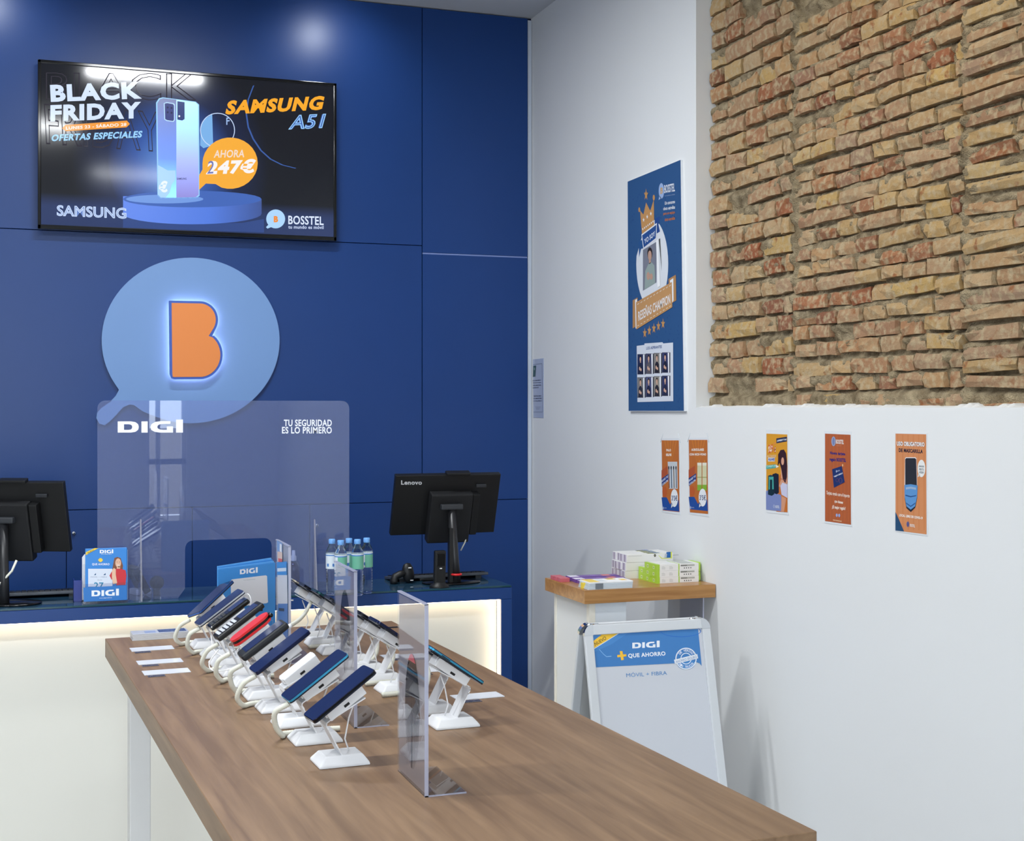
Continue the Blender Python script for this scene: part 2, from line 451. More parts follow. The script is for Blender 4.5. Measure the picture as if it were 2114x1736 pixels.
XB = XW + 0.050                          # plane of the brick faces
ysec = [Y1, px_(1634, 840, XB).y, px_(1987, 840, XB).y, Y0]
def course(ref, first, step, n):
    return [px_(ref, first + step * k, XB).z for k in range(n)]
zc = [course(1470, 14 - 37.3, 37.3, 24), course(1830, 8.0 - 37, 37.1, 24), course(2050, 14 - 37, 37.2, 24)]
rb = random.Random(11)
st = 0.011; ny = int((Y1 - Y0) / st); nz = int((ZC - ZS) / st)
vs = []; fs = []
def secof(y): return 0 if y > ysec[1] else (1 if y > ysec[2] else 2)
for i in range(ny + 1):
    for j in range(nz + 1):
        y = Y0 + (Y1 - Y0) * i / ny; z = ZS + (ZC - ZS) * j / nz
        s_ = secof(y); zs = zc[s_]; pit = (zs[0] - zs[-1]) / (len(zs) - 1)
        ph = ((zs[0] - z) / pit) % 1.0           # 0 at brick centre
        dx = noise.noise(Vector((y * 9, z * 9, 3))) * 0.010 + noise.noise(Vector((y * 45, z * 45, 7))) * 0.010
        # joint is fuller on top of each brick and cut back below it
        g = 0.012 if ph > 0.5 else 0.026
        if 0.28 < ph < 0.46: g = 0.030
        x = XB + g + dx
        x -= 0.010 if s_ == 2 else 0.0
        for ye in (ysec[1], ysec[2]):
            if abs(y - ye) < 0.022 and noise.noise(Vector((z * 5, ye, 1))) > -0.25: x -= 0.012
        if j < 4: x = min(x, XB + 0.004 + dx * .4)
        vs.append((x, y, z))
for i in range(ny):
    for j in range(nz):
        a = i * (nz + 1) + j
        fs.append((a, a + 1, a + nz + 2, a + nz + 1))
mm = MB(); mm.add(vs, fs, MORT, smooth=True)
mo = mm.build('mortar', WR); tag(mo, kind='stuff')

# ragged plaster lip along the sill
lip = MB(); q_ = random.Random(2); yy = Y0; top_ = []
while yy < Y1: top_.append((yy, ZS + .002 + abs(noise.noise(Vector((yy * 30, 0, 0)))) * .014 + q_.uniform(0, .002))); yy += .008
for (a, b) in zip(top_[:-1], top_[1:]):
    lip.prism([(XW + .0005, a[0], ZS - .001), (XW + .0005, b[0], ZS - .001), (XW + .022, b[0], b[1]), (XW + .022, a[0], a[1])], (.05, 0, 0), WALLM)
tag(lip.build('plaster_lip', WR), kind='stuff')
# bricks
def brickmat(key, ramp):
    m = bpy.data.materials.new(key); m.use_nodes = True
    nt = m.node_tree; b = nt.nodes['Principled BSDF']
    oi = nt.nodes.new('ShaderNodeObjectInfo'); r = nt.nodes.new('ShaderNodeValToRGB')
    els = r.color_ramp.elements; r.color_ramp.interpolation = 'LINEAR'
    while len(els) < len(ramp): els.new(0.5)
    for i, (e, c) in enumerate(zip(els, ramp)): e.position = i / (len(ramp) - 1); e.color = lin(c) + (1,)
    nt.links.new(oi.outputs['Random'], r.inputs[0])
    tc = nt.nodes.new('ShaderNodeTexCoord'); geo = nt.nodes.new('ShaderNodeNewGeometry')
    n = nt.nodes.new('ShaderNodeTexNoise'); n.inputs['Scale'].default_value = 22; n.inputs['Detail'].default_value = 6
    nt.links.new(geo.outputs['Position'], n.inputs['Vector'])
    r2 = nt.nodes.new('ShaderNodeValToRGB')
    for e, (p, v) in zip(r2.color_ramp.elements, [(0.60, 0.0), (0.68, .9)]): e.position = p; e.color = (v, v, v, 1)
    nt.links.new(n.outputs['Fac'], r2.inputs[0])
    mx = nt.nodes.new('ShaderNodeMix'); mx.data_type = 'RGBA'
    nt.links.new(r2.outputs[0], mx.inputs[0]); nt.links.new(r.outputs[0], mx.inputs[6]); mx.inputs[7].default_value = lin((166, 110, 72)) + (1,)
    # sandy mortar smears
    n3 = nt.nodes.new('ShaderNodeTexNoise'); n3.inputs['Scale'].default_value = 48; n3.inputs['Detail'].default_value = 7
    nt.links.new(geo.outputs['Position'], n3.inputs['Vector'])
    r3 = nt.nodes.new('ShaderNodeValToRGB')
    for e, (p, v) in zip(r3.color_ramp.elements, [(0.46, 0.0), (0.64, 0.85)]): e.position = p; e.color = (v, v, v, 1)
    nt.links.new(n3.outputs['Fac'], r3.inputs[0])
    mx2 = nt.nodes.new('ShaderNodeMix'); mx2.data_type = 'RGBA'
    nt.links.new(r3.outputs[0], mx2.inputs[0]); nt.links.new(mx.outputs[2], mx2.inputs[6]); mx2.inputs[7].default_value = lin((206, 186, 150)) + (1,)
    nt.links.new(mx2.outputs[2], b.inputs['Base Color'])
    n4 = nt.nodes.new('ShaderNodeTexNoise'); n4.inputs['Scale'].default_value = 90; n4.inputs['Detail'].default_value = 8; n4.inputs['Roughness'].default_value = 0.7
    nt.links.new(geo.outputs['Position'], n4.inputs['Vector'])
    bp = nt.nodes.new('ShaderNodeBump'); bp.inputs['Strength'].default_value = 1.0; bp.inputs['Distance'].default_value = 0.010
    nt.links.new(n4.outputs['Fac'], bp.inputs['Height']); nt.links.new(bp.outputs['Normal'], b.inputs['Normal'])
    b.inputs['Roughness'].default_value = 0.9; b.inputs['Specular IOR Level'].default_value = 0.2
    return m
BRK = brickmat('old brick', [(198, 166, 124), (186, 146, 114), (208, 178, 126), (174, 136, 106), (200, 170, 132), (164, 98, 68), (194, 160, 122), (206, 172, 112), (176, 146, 120), (198, 164, 128), (148, 96, 74), (196, 160, 118), (172, 132, 108), (204, 172, 126), (180, 122, 88)])
def chunk(seed):
    q = random.Random(seed)
    nx, nyy, nzz = 1, 3, 2
    bm = bmesh.new()
    grid = {}
    def V(i, j, k):
        if (i, j, k) not in grid:
            x = i - 0.5; y = j / nyy - 0.5; z = k / nzz - 0.5
            jy = q.uniform(-.07, .07) if 0 < j < nyy else q.uniform(-.018, .018)
            jz = q.uniform(-.12, .12) if 0 < k < nzz else q.uniform(-.05, .05)
            jx = 0
            if i == 0:                       # front face, towards -x
                jx = q.uniform(-.04, .05)
                if j in (0, nyy): jx += q.uniform(.02, .09)
                if k in (0, nzz): jx += q.uniform(.03, .10)
                if q.random() < .08: jx += .16
            grid[(i, j, k)] = bm.verts.new((x + jx, y + jy, z + jz))
        return grid[(i, j, k)]
    for j in range(nyy):
        for k in range(nzz):
            bm.faces.new([V(0, j, k), V(0, j, k + 1), V(0, j + 1, k + 1), V(0, j + 1, k)])
    for j in range(nyy):
        bm.faces.new([V(0, j, 0), V(0, j + 1, 0), V(1, j + 1, 0), V(1, j, 0)])
        bm.faces.new([V(0, j, nzz), V(1, j, nzz), V(1, j + 1, nzz), V(0, j + 1, nzz)])
    for k in range(nzz):
        bm.faces.new([V(0, 0, k), V(1, 0, k), V(1, 0, k + 1), V(0, 0, k + 1)])
        bm.faces.new([V(0, nyy, k), V(0, nyy, k + 1), V(1, nyy, k + 1), V(1, nyy, k)])
    bmesh.ops.bevel(bm, geom=[e for e in bm.edges if all(v.co.x < 0.2 for v in e.verts) and (len(e.link_faces) == 2 and e.link_faces[0].normal.length >= 0 and False)], offset=0.01)
    me = bpy.data.meshes.new('brick'); bm.to_mesh(me); bm.free()
    me.materials.append(BRK)
    return me
chunks = [chunk(100 + i) for i in range(14)]
specs = []
for s_ in range(3):
    ya, yb = ysec[s_], ysec[s_ + 1]          # ya far, yb near
    pit = (zc[s_][0] - zc[s_][-1]) / (len(zc[s_]) - 1)
    bh = pit * (0.75, 0.77, 0.75)[s_]
    for k, z0 in enumerate(zc[s_]):
        if z0 - bh * .3 < ZS or z0 - bh * .5 > ZC: continue
        y = ya - rb.uniform(0.0, 0.012)
        wob = rb.uniform(-.003, .003)
        while y > yb + 0.03:
            if s_ == 0: L = rb.choice([.105, .115, .125, .13, .12, .20])
            elif s_ == 1: L = rb.choice([.095, .11, .12, .125, .105, .115, .20])
            else: L = rb.choice([.13, .20, .24, .26, .22])
            L *= rb.uniform(.93, 1.07)
            if y - L < yb + .035: L = y - yb - rb.uniform(0.002, .012)
            zz = z0 + wob + rb.uniform(-.0035, .0035) + 0.004 * math.sin(y * 5 + k * 1.7)
            hh = bh * rb.uniform(.86, 1.12)
            if k > 0 and zz - hh / 2 < ZS + .003: hh = max(.012, 2 * (zz - ZS - .003)); 
            pr = rb.uniform(-.007, .009) - (0.010 if s_ == 2 else 0)
            if rb.random() > 0.018:
                specs.append((y - L / 2, zz, L - rb.uniform(.004, .010), hh, pr))
            y -= L + rb.uniform(.003, .010)
def inview(y, z):
    d = Vector((XB, y, z - H)); dd = d.dot(FW); r_ = d.dot(RT)
    return abs(CX + F * r_ / dd - CX) < 1085 and HY - F * (z - H) / dd > -25, (F / dd) ** 2
sc = []
for i, (y, z, L, hh, pr) in enumerate(specs):
    ok, a = inview(y, z); sc.append((-(L * hh * a) if ok else 1.0, i))
sc.sort()
keep = set(i for v, i in sc[:300])
rest = MB(); firstb = None
for i, (y, z, L, hh, pr) in enumerate(specs):
    me = chunks[rb.randrange(len(chunks))]
    M = Matrix.Translation((XB + pr + .030, y, z)) @ Matrix.Rotation(rb.uniform(-.05, .05), 4, 'X') @ Matrix.Rotation(rb.uniform(-.06, .06), 4, 'Z') @ Matrix.Diagonal((.06, L * (1 if rb.random() < .5 else -1), hh, 1))
    if i in keep:
        o = bpy.data.objects.new('brick', me); COL.objects.link(o); o.parent = WR
        o.matrix_local = MW[WR].inverted() @ M
    else:
        rest.add([v.co for v in me.vertices], [tuple(p.vertices) for p in me.polygons], BRK, M)
if rest.v:
    tag(rest.build('smaller_bricks', WR), kind='stuff')

# blue wall of laminate panels
wb = MB(); wb.box((-3.3, YB, 0), (XW + 0.2, YB + 0.2, ZC), BLUE_GAP)
WBK = struct('wall_back', wb)
def bx(px, py=700): return py_(px, py, YF).x
xr = bx(1090); xs = bx(871.5)
zt = ZC - 0.004
z1 = py_(435, 489, YF).z; z1r = py_(981, 527, YF).z; z2 = py_(634, 1041, YF).z
g = 0.0016
def panel(x0, x1, za, zb, gx=g):
    return MB().box((x0 + gx, YF, za + g), (x1 - gx, YB + .001, zb - g), BLUE, bev=0.0008, seg=1).build('wall_panel', WBK)
panel(-3.2, xs, z1, zt); panel(-3.2, xs, z2, z1)
panel(xs, xr, z1r + .002, zt, .002); panel(xs, xr, z2, z1r - .002, .002)
MB().box((xs + .003, YF + .002, z1r - .004), (xr - .004, YB, z1r + .003), mat('pale joint strip', (120, 138, 190), .4)).build('joint_strip', WBK)
dx = [bx(137, 1150), bx(397, 1150), bx(639.5, 1150), xs, xr]
dx = [dx[0] - .46 * k for k in (6, 5, 4, 3, 2, 1)] + dx
def lock(px, py, par):
    c = py_(px, py, YF)
    M = Matrix.Translation(c) @ Matrix.Rotation(math.pi / 2, 4, 'X')
    m_ = MB(); m_.lathe([(.0095, 0), (.0095, .004), (.0075, .010), (.0072, .016), (.004, .017)], CHROME, M)
    m_.box((-.0012, -.005, .0165), (.0012, .005, .0175), BLACK, M=M)
    return m_.build('cam_lock', par)
for i in range(len(dx) - 1):
    p_ = panel(dx[i], dx[i + 1], 0.06, z2); 
    if abs(dx[i] - bx(137, 1150)) < .01: lock(152, 1100, p_)
    if abs(dx[i] - bx(639.5, 1150)) < .01: lock(653, 1084, p_)
struct('trim_2', MB().box((xr + .001, YF + .004, 0), (XW - .003, YB, ZC - .012), mat('pale trim', (190, 200, 214), .5)))

# ================================================================== TELEVISION
TVY = YF - 0.055
a = py_(78, 125, TVY); c = py_(694, 496, TVY)
x0, x1, za, zb = a.x, c.x, c.z - .004, a.z + .004
TV = thing('television', ((x0 + x1) / 2, YF, za), 'black wall-mounted television showing a black friday phone advert', 'television')
m_ = MB(); bz = .013
m_.box((x0, TVY, za), (x1, TVY + .03, zb), BLACKG, bev=.003)
m_.build('back_shell', TV)
b_ = MB()
for (p, q) in (((x0, za), (x1, za + .018)), ((x0, zb - bz), (x1, zb)), ((x0, za), (x0 + bz, zb)), ((x1 - bz, za), (x1, zb))):
    b_.box((p[0], TVY - .010, p[1]), (q[0], TVY + .001, q[1]), BLACKG, bev=.002)
b_.build('bezel', TV)
MB().box((x0 + .2, TVY + .028, za + .1), (x1 - .2, YF, zb - .1), BLACK).build('wall_bracket', TV)
# picture
TVG = bpy.data.materials.new('screen picture'); TVG.use_nodes = True
nt = TVG.node_tree; b = nt.nodes['Principled BSDF']; tc = nt.nodes.new('ShaderNodeTexCoord')
mp = nt.nodes.new('ShaderNodeMapping'); W_, H_ = x1 - x0, zb - za
mp.inputs['Location'].default_value = (0.10 / .5, 0, -.30 / .48 * 1.0); mp.inputs['Scale'].default_value = (1 / .42, 0, 1 / .48)
gr = nt.nodes.new('ShaderNodeTexGradient'); gr.gradient_type = 'SPHERICAL'
nt.links.new(tc.outputs['Object'], mp.inputs[0]); nt.links.new(mp.outputs[0], gr.inputs[0])
r = nt.nodes.new('ShaderNodeValToRGB'); els = r.color_ramp.elements; els.new(.5); els.new(.8)
for e, (p, cc) in zip(els, [(0, (14, 17, 26)), (.35, (22, 34, 70)), (.62, (48, 84, 160)), (.95, (92, 140, 216))]): e.position = p; e.color = lin(cc) + (1,)
nt.links.new(gr.outputs['Fac'], r.inputs[0])
sp = nt.nodes.new('ShaderNodeSeparateXYZ'); nt.links.new(tc.outputs['Object'], sp.inputs[0])
mr = nt.nodes.new('ShaderNodeMapRange'); mr.inputs[1].default_value = .155; mr.inputs[2].default_value = .10; nt.links.new(sp.outputs[2], mr.inputs[0])
mx = nt.nodes.new('ShaderNodeMix'); mx.data_type = 'RGBA'; mx.inputs[7].default_value = lin((44, 62, 112)) + (1,)
mu = nt.nodes.new('ShaderNodeMath'); mu.operation = 'MULTIPLY'; mu.inputs[1].default_value = .75
nt.links.new(mr.outputs[0], mu.inputs[0]); nt.links.new(mu.outputs[0], mx.inputs[0]); nt.links.new(r.outputs[0], mx.inputs[6])
nt.links.new(mx.outputs[2], b.inputs['Emission Color']); b.inputs['Emission Strength'].default_value = .95
b.inputs['Base Color'].default_value = (.004, .004, .005, 1); b.inputs['Roughness'].default_value = .09
sc_ = MB(); sc_.box((x0 + bz * .6, TVY - .004, za + .012), (x1 - bz * .6, TVY - .0005, zb - bz * .6), TVG)
SCR = sc_.build('screen', TV)
E = 1.0
A = Art((0, TVY - .0042, 0), (0, -1, 0), emit=E, rough=.12, base=.0004)
# ghost outlined words behind
gh = (58, 56, 66)
for (t, q) in (('BLACK', ((96, 150), (405, 152), (96, 205))), ('FRIDAY', ((92, 215), (330, 232), (96, 296)))):
    A.text(t, *q, gh, -.011, 1)
A.text('BLACK', (103, 175), (291, 168), (105, 211), (206, 222, 248), .05, 4)
A.text('FRIDAY', (104, 217), (291, 210), (104, 251), (206, 222, 248), .05, 4)
A.poly([(128, 265), (135, 258), (262, 249), (268, 256), (261, 263), (136, 271)], (236, 150, 50), 4)
A.text('LUNES 23 - SÁBADO 28', (136, 260), (261, 252), (136, 268), (250, 236, 226), .03, 5)
A.text('OFERTAS ESPECIALES', (105, 278), (292, 270), (105, 292), (150, 204, 250), .04, 4, ital=.2)
A.text('SAMSUNG', (464, 208), (664, 198), (464, 237), (240, 164, 36), .05, 5, ital=.22)
A.text('A51', (596, 239), (664, 236), (596, 267), (58, 92, 168), .04, 4, ital=.25)
A.text('A51', (596, 239), (664, 236), (596, 267), (150, 200, 250), -.022, 5, ital=.25)
# arc of light in the background
pts = [(525 + 0, 176), (514, 205), (510, 235), (514, 262), (524, 286), (540, 310), (560, 328), (584, 340), (612, 347)]
A.ring(pts, [(x - 3, y + 1) for x, y in pts], (54, 88, 158), 1, closed=False)
# podium
A.poly([(254, 405)] + [(397 - 143 * math.cos(math.radians(q)), 441 + 22 * math.sin(math.radians(q))) for q in range(0, 181, 10)] + [(540, 411)], gradient('podium side', [(0, (60, 92, 168)), (.45, (50, 84, 160)), (1, (30, 38, 66))], 0, -.2, .4, emit=.9), 2)
A.ell(397, 411, 143, 17, (62, 98, 178), 3)
A.ell(340, 411, 80, 9, (110, 150, 220), 4)
A.poly([(254, 442), (300, 456), (400, 462), (500, 460), (545, 452), (545, 480), (254, 470)], (46, 70, 130), 1)
# phones in the advert
A.poly([(322, 212), (328, 203), (336, 201), (404, 210), (411, 216), (412, 404), (406, 409), (332, 410), (325, 404)], (150, 204, 246), 4)
A.poly([(325, 213), (330, 205), (337, 203), (364, 206), (364, 408), (334, 408), (327, 402)], gradient('advert phone back', [(0, (120, 190, 235)), (.35, (76, 110, 190)), (.75, (60, 84, 150)), (1, (40, 50, 92))], 2, .17, .62, emit=.9), 5)
A.poly([(364, 206), (403, 211), (409, 217), (410, 402), (404, 407), (364, 408)], gradient('advert phone front', [(0, (104, 100, 160)), (.35, (128, 140, 204)), (.75, (132, 188, 236)), (1, (140, 206, 244))], 2, .17, .62, emit=.9), 5)
A.poly([(338, 213), (344, 211), (358, 213), (361, 216), (361, 248), (358, 252), (344, 250), (339, 247)], (180, 216, 250), 6)
A.poly([(340, 214), (345, 213), (357, 215), (359, 218), (359, 247), (357, 250), (345, 248), (341, 246)], (62, 70, 128), 7)
for (x, y) in ((346, 222), (354, 223), (346, 232), (354, 233)): A.ell(x, y, 2, 2.2, (36, 42, 80), 8, 10)
A.poly([(366, 209), (381, 211), (381, 246), (376, 249), (366, 247)], (52, 66, 122), 6)
A.ell(370, 240, 2, 2, (235, 240, 250), 7, 10)
A.poly([(326, 341), (336, 346), (346, 352), (362, 352), (362, 370), (354, 382), (350, 398), (342, 408), (332, 408), (326, 402)], (166, 208, 246), 6)
A.text('€', (328, 374), (346, 373), (328, 398), (226, 236, 250), .05, 7)
A.text('SAMSUNG', (365, 367), (385, 367), (365, 371), (52, 58, 104), .02, 7)
A.ellring(449, 269, 36, 36, 1.6, (196, 216, 248), 4)
A.poly([(414, 262), (422, 246), (438, 236), (440, 300), (420, 306), (413, 300)], (118, 172, 226), 3)
A.text('F', (467, 243), (474, 242), (467, 258), (150, 180, 226), .02, 5)
pts = [(420 + 55 + 57 * math.cos(t), 337 + 53 * math.sin(t)) for t in [math.radians(q) for q in range(-180, 112, 12)]]
pts += [(445, 380), (425, 379), (411, 392), (411, 362), (418, 350)]
A.poly(pts, (240, 168, 52), 6)
A.text('AHORA', (441, 310), (504, 309), (441, 326), (236, 214, 200), .02, 7, ital=.15)
A.text('247€', (425, 331), (524, 328), (425, 361), (240, 236, 236), .05, 7, ital=.15)
A.text('2', (427, 333), (440, 332), (427, 359), (104, 112, 178), .0, 8, ital=.15)
A.text('SAMSUNG', (118, 424), (260, 430), (118, 445), (104, 132, 196), .03, 5)
A.text('SAMSUNG', (118, 424), (260, 430), (118, 445), (198, 216, 246), -.03, 6)
A.ell(569, 452, 19.5, 19.5, (168, 208, 246), 6); A.poly([(549, 469), (556, 462), (562, 468), (552, 472)], (168, 208, 246), 6)
A.tb('B', 565, 446, 574, 459, (232, 136, 50), .06, 7)
A.tb('BOSSTEL', 595, 445, 668, 463, (214, 226, 248), .02, 6, sk=2)
A.tb('tu mundo es móvil', 595, 465, 668, 472, (200, 214, 244), .02, 6, sk=1)
A.build('picture_print', SCR)

# ================================================================== ILLUMINATED LOGO SIGN
BY = YF - 0.022
LG = thing('bubble_sign', tuple(py_(393, 873, YF)), 'pale blue speech bubble sign with orange letter B on blue wall', 'sign')
def cr(x, y): return (180 + x / 4.452, 510 + y / 4.452)
el = [(951 + 818 * math.cos(t), 858 + 761 * math.sin(t)) for t in [math.radians(q) for q in range(143, 143 - 295 - 10, -5)]]
el = []
q = 145.5
while q < 145.5 + 312 - 42: 
    el.append((951 + 818 * math.cos(math.radians(q)), 858 + 761 * math.sin(math.radians(q)))); q += 5
# clockwise on screen from the tail's upper root, over the top, round to the tail's lower root
tail = [(510, 1510), (430, 1452), (390, 1447), (330, 1472), (270, 1540), (205, 1605), (160, 1638), (112, 1622), (85, 1572), (92, 1522), (130, 1480), (210, 1425), (262, 1368), (292, 1312)]
out = [(951 + 818 * math.cos(math.radians(d)), 858 + 761 * math.sin(math.radians(d))) for d in range(146, 480 - 0, 4) if d <= 146 + 329]
out = [p for p in out]
# keep only the arc from 146 deg (lower left) through 270 (top) to 482 deg (= 122, bottom left)
poly = [cr(*p) for p in out if True] + [cr(*p) for p in tail]
LB = mat('pale blue sign', (112, 148, 198), .45)
m_ = MB(); m_.prism([py_(x, y, BY) for x, y in poly], (0, .020, 0), LB); m_.build('bubble_panel', LG)
def Bpts(ins):
    c1 = (1040 - 0, 660); P = []
    P.append((755 + ins, 492 + ins)); P.append((1035, 497 + ins))
    for d in range(-80, 38, 10):
        t = math.radians(d); P.append((1035 + (168 - ins) * math.cos(t), 668 + (171 - ins) * math.sin(t)))
    P.append((1150 - ins * 1.6, 817))
    for d in range(-52, 92, 9):
        t = math.radians(d); P.append((1035 + (210 - ins) * math.cos(t), 990 + (225 - ins) * math.sin(t)))
    P.append((805, 1215 - ins))
    P.append((778 + ins * .4, 1205 - ins * .6)); P.append((762 + ins, 1165))
    return [cr(*p) for p in P]
BF = BY - .045
m_ = MB(); m_.prism([py_(x, y, BF) for x, y in Bpts(0)], (0, .030, 0), mat('letter blue edge', (58, 92, 178), .4)); LT = m_.build('letter', LG)
m_ = MB(); m_.prism([py_(x, y, BF - .002) for x, y in Bpts(21)], (0, .0025, 0), mat('letter orange', (228, 135, 66), .45)); m_.build('letter_face', LT)
m_ = MB(); m_.prism([py_(x, y, BF + .030) for x, y in Bpts(22)], (0, .010, 0), LEDC); m_.build('led_strip', LT)

# ================================================================== SERVICE COUNTER
YC = 4.94; ZT = 1.003
XR = py_(1057, 1208, YC).x; XI = py_(1035, 1237, YC).x; XL = -1.9
CN = thing('service_counter', ((XL + XR) / 2, 5.12, 0), 'long blue service counter with glass top and glowing white front', 'counter')
zf = py_(1035, 1237, YC).z
m_ = MB(); m_.box((XL, YC, zf), (XR, 5.30, ZT - .008), BLUE, bev=.001, seg=1); m_.build('top', CN)
m_ = MB(); m_.box((XI, YC, 0), (XR, 5.30, zf - .0005), BLUE, bev=.001, seg=1); m_.build('side_leg', CN)
m_ = MB(); m_.box((XL, YC + .001, ZT - .0075), (XR - .002, 5.298, ZT), GLASST, bev=.0008, seg=1); m_.build('glass_top', CN)
m_ = MB(); m_.box((XL, YC - .0008, ZT - .0055), (XR - .004, YC + .0012, ZT - .0005), GLASSE); m_.build('glass_edge', CN)
m_ = MB(); m_.box((XL, YC + .055, 0.03), (XI, YC + .075, zf), PANELW); m_.build('front_panel', CN)
m_ = MB(); m_.box((XL, YC + .020, zf - .005), (XI - .001, YC + .032, zf - .0006), LEDW); m_.build('led_strip', CN)
m_ = MB(); m_.box((XI - .005, YC + .020, .05), (XI - .0006, YC + .032, zf - .008), LEDW); m_.build('led_strip', CN)
m_ = MB(); m_.box((XL, 5.27, 0.03), (XI, 5.29, zf), BLUE); m_.build('back_panel', CN)

# ------------------------------------------------------------------ protective screen on the counter
YS = 5.0
PS = thing('protective_screen', tuple(pz_(460, 1240, ZT)), 'large clear protective screen with white lettering standing on counter', 'screen')
xa = py_(201, 1000, YS).x; xb = py_(721, 1000, YS).x; zt_ = py_(460, 827, YS).z
xc = py_(382, 1150, YS).x; xd = py_(561, 1150, YS).x; zn = py_(470, 1113, YS).z; r_ = .028
def rc(cx, cz, r, a0, a1, n=5): return [(cx + r * math.cos(math.radians(a0 + (a1 - a0) * i / n)), cz + r * math.sin(math.radians(a0 + (a1 - a0) * i / n))) for i in range(n + 1)]
P = [(xa, ZT + .001)] + rc(xa + r_, zt_ - r_, r_, 180, 90) + rc(xb - r_, zt_ - r_, r_, 90, 0) + [(xb, ZT + .001), (xd, ZT + .001)]
P += rc(xd - r_, zn - r_, r_, 0, 90) + rc(xc + r_, zn - r_, r_, 90, 180) + [(xc, ZT + .035), (xc - .025, ZT + .001)]
m_ = MB(); m_.prism([(x, YS, z) for x, z in P], (0, .004, 0), clear('screen acrylic', (226, 231, 246), .0, haze=.075, ior=1.55, hc=(.62, .72, 1.0))); m_.build('clear_panel', PS)
for px in (289, 648):
    x = py_(px, 1150, YS).x; zz = py_(px, 1072, YS).z
    m_ = MB(); m_.prism([(x, YS - .0005, zz), (x, YS - .045, ZT + .001), (x, YS - .0005, ZT + .001)], (.005, 0, 0), CLEARH); m_.build('support_fin', PS)
    m_ = MB(); m_.prism([(x, YS + .0045, zz), (x, YS + .10, ZT + .001), (x, YS + .0045, ZT + .001)], (.005, 0, 0), CLEAR); m_.build('support_fin', PS)
A = Art((0, YS, 0), (0, -1, 0), rough=.5)
A.digi(243, 866, 379, 893, (240, 243, 250), 1)
tag(A.build('logo_print', PS), 'white lettering logo')
A = Art((0, YS, 0), (0, -1, 0), rough=.5)
A.tb('TU SEGURIDAD', 586, 866, 685, 880, (236, 240, 248), .025, 1); A.tb('ES LO PRIMERO', 582, 881, 685, 895, (236, 240, 248), .025, 1)
tag(A.build('lettering', PS), 'white lettering')

# ================================================================== THINGS ON THE COUNTER
def monitor(label, cx, cy, rz, tilt, w, h, zc_, dx_stand=0.0, logo=True):
    t = thing('desktop_monitor', (cx, cy, ZT), label, 'monitor', rz)
    Mt = Matrix.Translation((0, 0, zc_ - ZT)) @ Matrix.Rotation(tilt, 4, 'X')     # local: back faces -y
    L = lambda mb, n, par=t: mb.build(n, par, local=True)
    m_ = MB(); m_.box((-w / 2, -.012, -h / 2), (w / 2, .012, h / 2), BLACK, bev=.003, M=Mt); L(m_, 'display_panel')
    m_ = MB(); m_.box((-w / 2 + .008, .0122, -h / 2 + .015), (w / 2 - .008, .0135, h / 2 - .008), mat('dark screen', (24, 30, 44), .1), M=Mt); L(m_, 'display_screen')
    m_ = MB(); m_.box((-.075, -.055, -h / 2 - .020), (.095, -.012, h / 2 - .065), mat('matte black housing', (22, 23, 26), .55), bev=.006, M=Mt)
    m_.box((.0965, -.050, -h / 2 + .01), (.125, -.012, h / 2 - .07), BLACK, bev=.003, M=Mt); hs = L(m_, 'computer_housing')
    m_ = MB()
    for k in range(6): m_.box((-.070 + k * .018, -.045, -h / 2 - .0215), (-.060 + k * .018, -.02, -h / 2 - .0195), DGREY, M=Mt)
    L(m_, 'ports', hs)
    m_ = MB(); m_.box((-.012, -.024, h / 2), (.085, .008, h / 2 + .011), BLACK, bev=.003, M=Mt); L(m_, 'webcam')
    m_ = MB(); m_.box((.115, -.022, h / 2 - .052), (.155, -.012, h / 2 - .040), DGREY, bev=.002, M=Mt); L(m_, 'carry_handle')
    m_ = MB(); m_.tube([(-.02 + dx_stand, -.09, .02), (-.02 + dx_stand, -.070, .17)] if False else [(.022, -.082, .008), (.016, -.072, .10), (.008, -.062, zc_ - ZT - .015)], .0165, mat('stand column', (34, 35, 38), .35), n=16)
    m_.box((-.008, -.085, .004), (.006, -.06, zc_ - ZT - .09), BLACK)
    m_.box((-.038, -.082, zc_ - ZT - .020), (.050, -.045, zc_ - ZT + .002), DGREY, bev=.005); L(m_, 'stand_column')
    m_ = MB(); m_.lathe([(.115, .001), (.118, .003), (.116, .007), (.04, .010), (.0, .0105)], BLACKG, Matrix.Translation((.014, -.035, 0)) @ Matrix.Diagonal((1.0, .68, 1, 1)), n=40, cap=False); L(m_, 'stand_base')
    if logo:
        m_ = MB(); m_.lathe([(.0172, .050), (.0225, .052), (.0225, .057), (.0172, .059)], mat('red ring', (226, 40, 44), .4), Matrix.Translation((.0195, -.082, -.016)), cap=False, n=20); L(m_, 'red_ring')
    m_ = MB(); p0 = Mt @ Vector((.09, -.045, -h / 2 + .01))
    return t, Mt, m_, p0
zc1 = py_(918, 1040, 5.10).z
t1, Mt1, cb, p0 = monitor('black monitor seen from behind at the right end of the counter', py_(919, 1040, 5.12).x, 5.12, 0, math.radians(20), .427, .252, zc1)
cb.tube([p0, p0 + Vector((-.010, -.002, -.03)), p0 + Vector((-.028, -.004, -.062))], .0028, CREAM, n=6); cb.build('cable', t1, local=True)
